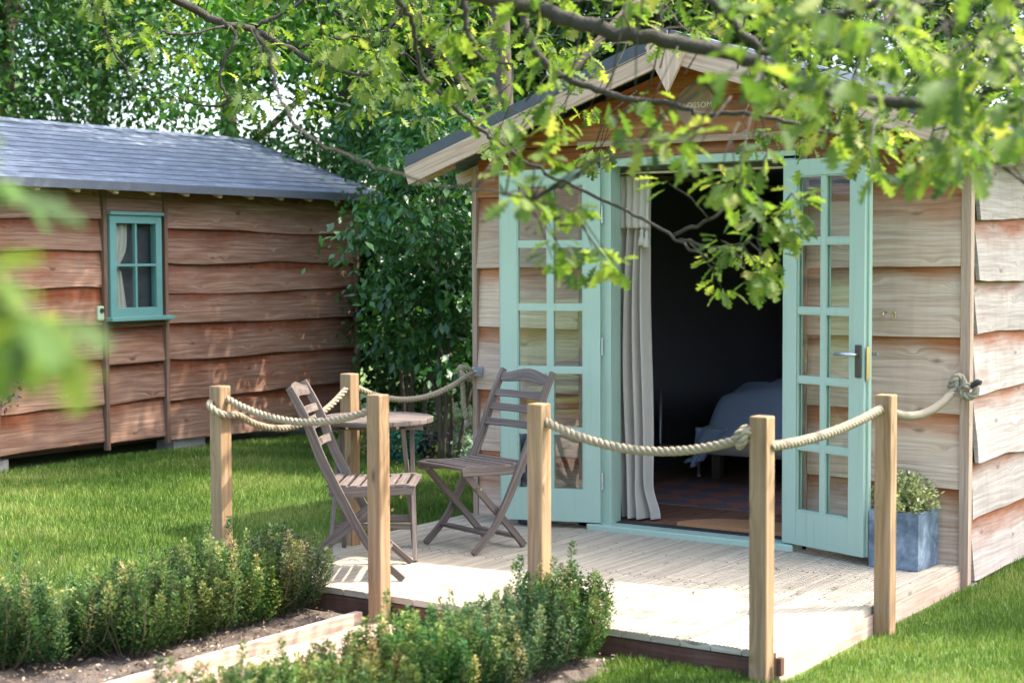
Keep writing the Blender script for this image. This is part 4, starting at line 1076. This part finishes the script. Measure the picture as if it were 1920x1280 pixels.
tree(430,21,6.7,(2.5,2.0,2.2),13000,.11,M['tree_leaf'],'light green tree with sky gaps above the middle of the grey roof',clumps=70,spread=.22,shell=.2)
tree(650,16.5,3.9,(1.9,1.9,2.3),34000,.085,M['tree_leaf'],'mid green leafy tree behind the right end of the grey roof',clumps=110,spread=.26,shell=.3)
tree(900,18,4.6,(2.3,2.0,2.4),30000,.095,M['dark_leaf'],'green tree behind the left slope of the open cabin roof',clumps=100,spread=.28,shell=.3)
tree(1180,17,4.6,(2.6,2.2,2.6),34000,.09,M['dark_leaf'],'dark tree behind the gable point of the open cabin',clumps=130,spread=.30,shell=.3)
tree(1500,19,4.4,(2.2,2.0,1.9),15000,.10,M['dark_leaf'],'dark tree behind the right roof slope of the open cabin',clumps=60,spread=.28,shell=.3)
tree(1760,17,4.8,(1.9,1.8,2.6),22000,.09,M['dark_leaf'],'dark tree behind the far right end of the open cabin',clumps=80,spread=.30,shell=.3)
tree(948,12.9,6.1,(2.4,2.0,1.7),26000,.085,M['tree_leaf'],'tall tree between the two cabins, its crown above the frame',clumps=110,spread=.26,shell=.1)
tree(2875,9.0,5.6,(1.7,1.6,1.5),15000,.085,M['tree_leaf'],'tree beyond the right edge that shades the cabin side wall',clumps=80,spread=.26,shell=.1)
# big leaved shrub between the cabins
def shrub(px,d,cz,rad,n,size,mat,label,name='shrub',stems=5,tm=LEAF4,**k):
    x,y=tree_xy(px,d); t=empty(name,(x,y,gz(x,y))); tag(t,label,'shrub')
    mb=MB()
    for s in range(stems):
        a=random.uniform(0,6.28); r=rad[0]*.7*random.random(); top=Vector((math.cos(a)*r,math.sin(a)*r,cz+rad[2]*.4))
        b=Vector((top.x*.35,top.y*.35,0)); m1=b.lerp(top,.45)+Vector((random.uniform(-.1,.1),random.uniform(-.1,.1),0))
        mb=MB(); mb.tube(cat([b,m1,top],5),list(np.linspace(.02,.007,11)),7); mb.build('stem',M['bark_dark'],t,smooth=True)
    crown('foliage',(0,0,cz),rad,n,size,mat,t,tmpl=tm,**k); return t
shrub(825,12.2,1.95,(.76,.8,.98),6500,.075,M['shrub_leaf'],'tall glossy leaved shrub between the two cabins, crown under the left eave',clumps=70,spread=.24,shell=.35,droop=.7,stems=3)
shrub(765,12.9,1.1,(.5,.6,.55),1500,.075,M['shrub_leaf'],'lower branches of glossy shrub against the right end of the brown cabin',clumps=22,spread=.3,shell=.3,droop=.8,stems=2)
shrub(850,12.4,.95,(.55,.5,.5),1500,.075,M['shrub_leaf'],'lower glossy green shrub hard against the left corner of the open cabin',clumps=20,spread=.3,shell=.3,droop=.8,stems=2)
shrub(755,13.4,2.45,(.5,.6,.7),2800,.07,M['shrub_leaf'],'glossy shrub spilling over the right end of the grey shingle roof',clumps=44,spread=.25,shell=.3,droop=.6,stems=2)
shrub(760,14.0,.9,(1.1,.5,.85),9000,.06,M['dark_leaf'],'low dark evergreen shrub filling the gap behind the glossy shrubs',clumps=70,spread=.3,shell=.0,droop=.5,stems=4)
# dense dark hedge backing
x,y=tree_xy(760,15.0); hb=empty('back_hedge',(x,y,gz(x,y))); tag(hb,'dense dark hedge filling the gap between the cabins behind the shrubs','hedge')
crown('foliage',(0,0,1.4),(2.6,1.0,1.7),30000,.08,M['dark_leaf'],hb,clumps=220,spread=.3,shell=.0)
mb=MB()
for k in range(7):
    a=random.uniform(-2.2,2.2); mb.tube([(a,random.uniform(-.5,.5),-.1),(a+random.uniform(-.2,.2),random.uniform(-.5,.5),1.6)],[.04,.02],6)
mb.build('stems',M['bark_dark'],hb)
for (px,py,r,mat,lab,sz) in ((742,852,.17,'blue_leaf','small blue green mound plant in the bed behind the table',.03),(858,842,.17,'silver','small silver leaved plant in the bed left of the open cabin',.03),(686,845,.20,'yellow','pale yellow leaved small shrub behind the far left post',.03),(885,850,.14,'silver','little silver leaved plant half hidden by the far chair seat',.03),(800,845,.18,'purple','dark purple leaved low plant between the blue green and silver ones',.03)):
    d_=(1.54+.02)*FPX/(py+12-489); x,y=tree_xy(px,d_); t=empty('bed_plant',(x,y,gz(x,y))); tag(t,lab,'plant')
    crown('foliage',(0,0,r*.8),(r,r,r*1.0),900,sz*1.3,M[mat],t,clumps=14,spread=.5,shell=.3,tmpl=LEAF4)
    mb=MB(); [mb.tube([(0,0,-.02),(random.uniform(-r,r)*.6,random.uniform(-r,r)*.6,r)],.004,5) for _ in range(6)]; mb.build('stems',M['stem'],t)
# soil bed in front of shrubs
o=patch('soil_bed',-6.4,-3.3,3.3,6.0,0.0,M['soil'],.03,.15); tag(o,kind='structure'); 
for v in o.data.vertices: v.co.z=gz(v.co.x,v.co.y)+.01+.02*random.random()
x,y=-6.42,-.86; t=empty('purple_plant',(x,y,gz(x,y))); tag(t,'wispy purple leaved plant at the left edge in front of the brown cabin','plant')
crown('foliage',(0,-.02,.62),(.09,.12,.16),70,.05,M['purple'],t,clumps=8,spread=.5,tmpl=LEAF4)
mb=MB(); mb.tube([(0,-.05,-.02),(0,-.03,.4),(.0,.03,.72)],[.004,.003,.002],6); mb.build('stems',M['stem'],t)

# ------------------------------------------------------------------ overhanging oak
oak=empty('oak_tree',(-.95,-7.3,-.12)); tag(oak,'spreading oak tree whose lobed leafy branches hang across the top of the view','tree')
OL=oak.location.copy()
tr=MB(); tp=[Vector((0,0,-.1)),Vector((.03,.02,.8)),Vector((.0,.08,1.7)),Vector((.1,.1,2.6)),Vector((.2,.2,3.6))]
tr.tube(cat(tp,5),list(np.linspace(.26,.15,21)),16); tr.build('trunk',M['bark'],oak,smooth=True)
fork=OL+Vector((.1,.1,2.5))
BR=[ # (pixel path with distance, radii start..end, from trunk?)
 ([(760,-60,5.0),(900,-8,5.1),(1000,12,5.2),(1110,50,5.1),(1250,76,5.0),(1400,112,4.95),(1500,160,4.9),(1640,188,4.85),(1760,200,4.8),(1930,225,4.7)],.031,.017,True),
 ([(940,-90,5.6),(975,-10,5.6),(988,60,5.6),(1015,112,5.6),(1060,145,5.6),(1130,172,5.6),(1210,190,5.6),(1275,198,5.5),(1320,215,5.5),(1410,214,5.4),(1500,235,5.4),(1600,262,5.3)],.020,.006,True),
 ([(150,-120,7.0),(350,12,8.2),(420,45,8.3),(480,58,8.4),(560,100,8.5),(620,128,8.5),(690,140,8.5),(760,98,8.5)],.030,.009,True),
 ([(420,45,8.3),(442,70,8.2),(418,120,8.2),(414,160,8.2),(428,188,8.2),(395,200,8.2),(350,192,8.2)],.011,.005,False),
 ([(480,50,8.4),(520,30,8.4),(570,2,8.4),(640,-40,8.4)],.012,.008,False),
 ([(560,92,8.5),(600,76,8.5),(670,70,8.6),(735,54,8.6)],.009,.005,False),
 ([(300,60,8.0),(350,64,8.1),(420,50,8.2)],.006,.007,False),
 ([(480,60,4.6),(508,110,4.6),(518,170,4.6),(560,240,4.5),(640,288,4.5),(740,326,4.4),(840,350,4.4),(1000,372,4.3)],.0065,.003,False),
 ([(690,-60,5.7),(745,0,5.8),(775,50,5.9),(790,130,6.0),(830,182,6.0),(900,242,6.0),(960,285,6.0),(1040,332,5.9),(1160,388,5.8),(1240,432,5.7),(1320,480,5.6)],.012,.005,True),
 ([(1262,440,5.7),(1330,412,5.6),(1385,366,5.6),(1425,330,5.5),(1440,280,5.5)],.007,.004,False),
 ([(1275,448,5.7),(1330,462,5.6),(1395,456,5.5),(1440,430,5.5)],.006,.003,False),
 ([(1385,362,5.6),(1430,380,5.5),(1480,392,5.5)],.004,.003,False),
 ([(170,-90,7.6),(192,10,7.7),(205,80,7.8),(236,130,7.8),(258,172,7.8)],.009,.004,False),
 ([(1300,-40,4.6),(1427,93,4.7),(1470,62,4.7),(1537,38,4.7),(1640,10,4.6),(1760,-30,4.6)],.014,.009,False),
 ([(1540,20,5.0),(1580,50,5.0),(1592,86,5.0),(1640,112,5.0),(1690,150,4.9)],.009,.005,False),
 ([(870,-40,5.4),(872,30,5.4),(882,70,5.4),(905,110,5.4),(960,120,5.4)],.012,.005,False),
 ([(1790,205,4.9),(1812,250,4.8),(1850,290,4.8),(1930,350,4.7)],.010,.004,False),
 ([(1245,12,7.2),(1290,60,7.2),(1340,66,7.2),(1400,110,7.2)],.008,.005,False),
 ([(1050,-80,4.3),(1300,-40,4.6),(1600,-70,4.4),(1900,-50,4.2)],.03,.012,True),
 ([(560,-160,7.5),(760,-120,8.0),(1000,-60,8.3),(1150,-30,8.4)],.03,.012,True),
 ([(-500,200,2.3),(-260,330,1.9),(-110,440,1.5),(20,530,1.43)],.005,.002,True),
]
allpts=[]; 
for pp,ra,rb,con in BR:
    P=[at(*q) for q in pp]
    if con: P=[fork.lerp(P[0],0.0),fork.lerp(P[0],.5)+Vector((0,0,.25))]+P; 
    P=cat(P,6); P=[p+Vector((random.gauss(0,.004),random.gauss(0,.004),random.gauss(0,.004))) for p in P]
    n=len(P); mb=MB()
    mb.tube([p-OL for p in P],[(max(ra*1.6,.02)*(1-min(1,i/12))+ra*min(1,i/12) if con else ra)*(1-i/(n-1))+rb*i/(n-1) for i in range(n)],9)
    mb.build('branch',M['bark'],oak,smooth=True); allpts+=[(p,i) for i,p in enumerate(P) if (not con or i>10)]
AP=np.array([tuple(p) for p,_ in allpts])
# sprays of leaves: (px,py,d,count,radius)
SP=[]
def env(px):
    xs=[150,230,300,360,480,600,700,850,1000,1100,1200,1330,1440,1550,1700,1850,1960]
    ys=[70,100,60,120,220,180,210,245,235,215,165,150,230,255,270,300,310]
    return float(np.interp(px,xs,ys))
rs=random.Random(5)
cnt=0
while cnt<390:
    px=rs.uniform(150,1990); py=rs.uniform(-130,320)
    e=env(px)
    if py>e: continue
    if px<560 and rs.random()<.66: continue
    if 1100<px<1460 and py>55 and rs.random()<.86: continue
    if 540<px<1000 and py>120 and rs.random()<.3: continue
    if px>1640 and rs.random()<.25: continue
    d=rs.uniform(7.4,9.4) if px<820 and rs.random()<.85 else (rs.uniform(4.6,8.6) if px<1300 else (rs.uniform(5.3,7.2) if rs.random()<.72 else rs.uniform(3.3,4.4)))
    SP.append((px,py,d,rs.randint(7,12),.11)); cnt+=1
def cl(px,py,d,n,sx,sy,m=9,r=.09):
    for _ in range(n): SP.append((px+rs.gauss(0,sx),py+rs.gauss(0,sy),d+rs.uniform(-.25,.25),m,r))
cl(1440,445,5.45,10,40,38,9); cl(1400,520,5.5,4,30,20,8); cl(1490,380,5.4,4,14,40,7); cl(1360,470,5.6,3,20,15,7)
cl(1360,345,5.5,2,36,14,6); cl(1230,330,5.5,1,30,10,5,.06)
cl(1080,455,4.7,6,34,28,7,.08); cl(1130,490,4.7,2,26,14,6,.07); cl(1060,395,4.8,2,20,14,6,.06)
cl(1000,270,4.5,3,26,24,7); cl(920,350,4.3,3,60,18,6,.06); cl(985,345,4.4,1,10,10,6,.06)
cl(1110,240,7.4,4,20,40,9,.12); cl(1110,290,7.4,2,16,12,8,.09); cl(930,270,7.6,3,18,12,9,.09)
cl(1250,280,4.3,4,36,26,8,.08); cl(1330,300,4.4,4,44,26,7,.08); cl(1290,250,4.2,2,20,12,6); cl(1180,215,4.6,3,26,22,7)
cl(1375,190,7.2,3,34,24,9,.11); cl(1500,240,6.8,4,50,24,9,.10); cl(1420,300,4.6,2,20,20,7,.07)
cl(1640,240,5.4,6,60,28,9,.10); cl(1750,280,4.9,5,50,30,8,.09); cl(1850,260,4.6,6,50,40,9,.10); cl(1700,150,5.6,6,60,60,9,.12); cl(1880,120,3.8,8,50,70,9,.13)
cl(1735,320,4.0,2,14,24,7,.08); cl(1640,350,4.4,1,10,10,6,.06)
cl(240,40,7.7,4,30,30,10,.12); cl(265,75,7.8,2,16,12,8,.09); cl(330,160,8.2,4,40,26,9,.10); cl(480,190,8.2,5,50,22,9,.12); cl(650,200,8.4,4,50,24,9,.11); cl(760,180,8.2,6,50,40,10,.12)
cl(-30,520,1.42,3,16,20,5,.025); cl(25,585,1.38,4,20,14,5,.025); cl(-5,360,1.6,2,8,14,3,.02); cl(80,605,1.38,2,12,8,4,.02); cl(-50,560,1.5,3,10,40,6,.03)
# crown continuing above the frame
for _ in range(90): SP.append((rs.uniform(0,2000),rs.uniform(-900,-130),rs.uniform(3.2,8.5),9,.15))
def wpx(p):
    d=Vector(p)-CAM; z=d.dot(FWD); return 960+FPX*d.dot(RGT)/z, 640-FPX*d.dot(UPV)/z, z
for _ in range(120):  # extra unseen sprays, added so their shadow darkens the back hedge's left part
    q=(-1.05+rs.gauss(0,.28),rs.uniform(-3.6,-2.35),3.25+rs.gauss(0,.2)); a_,b_,c_=wpx(q); SP.append((a_,min(b_,-60),c_,10,.14))
Cs=[];Ds=[];Ns=[];Ss=[];Qs=[]; tw=MB()
SUN=np.array([.5,.45,1.0])
for (px,py,d,m,r) in SP:
    if abs(px-1318)<70 and abs(py-200)<56: continue
    p=np.array(at(px,py,d)); 
    k=np.argmin(((AP-p)**2).sum(1)); q=AP[k]; dist=np.linalg.norm(p-q)
    if dist>.45 and d>2.5:
        q=p+(q-p)/dist*rng.uniform(.2,.4)
    ax=(p-q); ax=ax/(np.linalg.norm(ax)+1e-6)
    midp=(p+q)/2+rng.normal(0,.04*min(1,dist),3)+np.array([0,0,.06*min(1,dist)])
    thin=.5 if d<2.5 else 1
    tw.tube([Vector(q)-OL,Vector(midp)-OL,Vector(p)-OL],[.0035*thin,.0025*thin,.0014*thin],5)
    # small side twigs and leaves in rosettes
    for j in range(m):
        o_=rvec(1)[0]*np.array([1,1,.7])*r*rng.uniform(.3,1); base=p+o_*.55+ax*rng.uniform(-.3,.4)*r
        dr=o_/np.linalg.norm(o_)+ax*.6+np.array([0,0,-.45])
        Cs.append(base); Ds.append(dr); Ns.append(rvec(1)[0]*.55+np.array([0,0,1.0])); Ss.append((.072 if d>2.5 else .07)*rng.uniform(.6,1.25)); Qs.append(np.clip(rng.normal(.45,.28),0,1))
tag(tw.build('twigs',M['bark'],oak,smooth=True),kind='stuff')
C=np.array(Cs)-np.array(OL)
leafmesh('crown',C,np.array(Ds),np.array(Ns),np.array(Ss),np.array(Qs),OAK[0],OAK[1],M['oak_leaf'],oak)

# ------------------------------------------------------------------ light, sky, camera
to_sun=Vector((.5,.45,1.0)).normalized()
el=math.asin(to_sun.z); az=math.atan2(to_sun.x,to_sun.y)
w=bpy.data.worlds.new('World'); scene.world=w; w.use_nodes=True; nt=w.node_tree; nt.nodes.clear()
sk=nt.nodes.new('ShaderNodeTexSky'); sk.sky_type='NISHITA'; sk.sun_disc=False; sk.sun_elevation=el; sk.sun_rotation=az; sk.dust_density=4.0; sk.air_density=1.0; sk.ozone_density=1.0
bg=nt.nodes.new('ShaderNodeBackground'); bg.inputs[1].default_value=.15; ow=nt.nodes.new('ShaderNodeOutputWorld')
nt.links.new(sk.outputs[0],bg.inputs[0]); nt.links.new(bg.outputs[0],ow.inputs[0])
sl=bpy.data.lights.new('sun','SUN'); sl.energy=2.0; sl.angle=R_(.55); sl.color=(1,.93,.82)
so=bpy.data.objects.new('sun',sl); COL.objects.link(so); so.rotation_euler=(-to_sun).to_track_quat('-Z','Y').to_euler(); so.location=(5,5,12)
cd=bpy.data.cameras.new('camera'); cam=bpy.data.objects.new('camera',cd); COL.objects.link(cam); scene.camera=cam
cd.sensor_width=36; cd.lens=36*FPX/1920; cd.clip_start=.1; cd.clip_end=500
Mx=Matrix((RGT,UPV,-FWD)).transposed().to_4x4(); Mx.translation=CAM; cam.matrix_world=Mx
cd.dof.use_dof=True; cd.dof.focus_distance=8.9; cd.dof.aperture_fstop=cd.lens/1000/.0215
scene.view_settings.view_transform='Standard'; scene.view_settings.look='None'; scene.view_settings.gamma=1; scene.view_settings.exposure=2.65
scene.cycles.use_denoising=True; scene.cycles.max_bounces=8; scene.cycles.transparent_max_bounces=12; scene.cycles.caustics_reflective=False; scene.cycles.caustics_refractive=False
scene.render.resolution_x=1024; scene.render.resolution_y=682
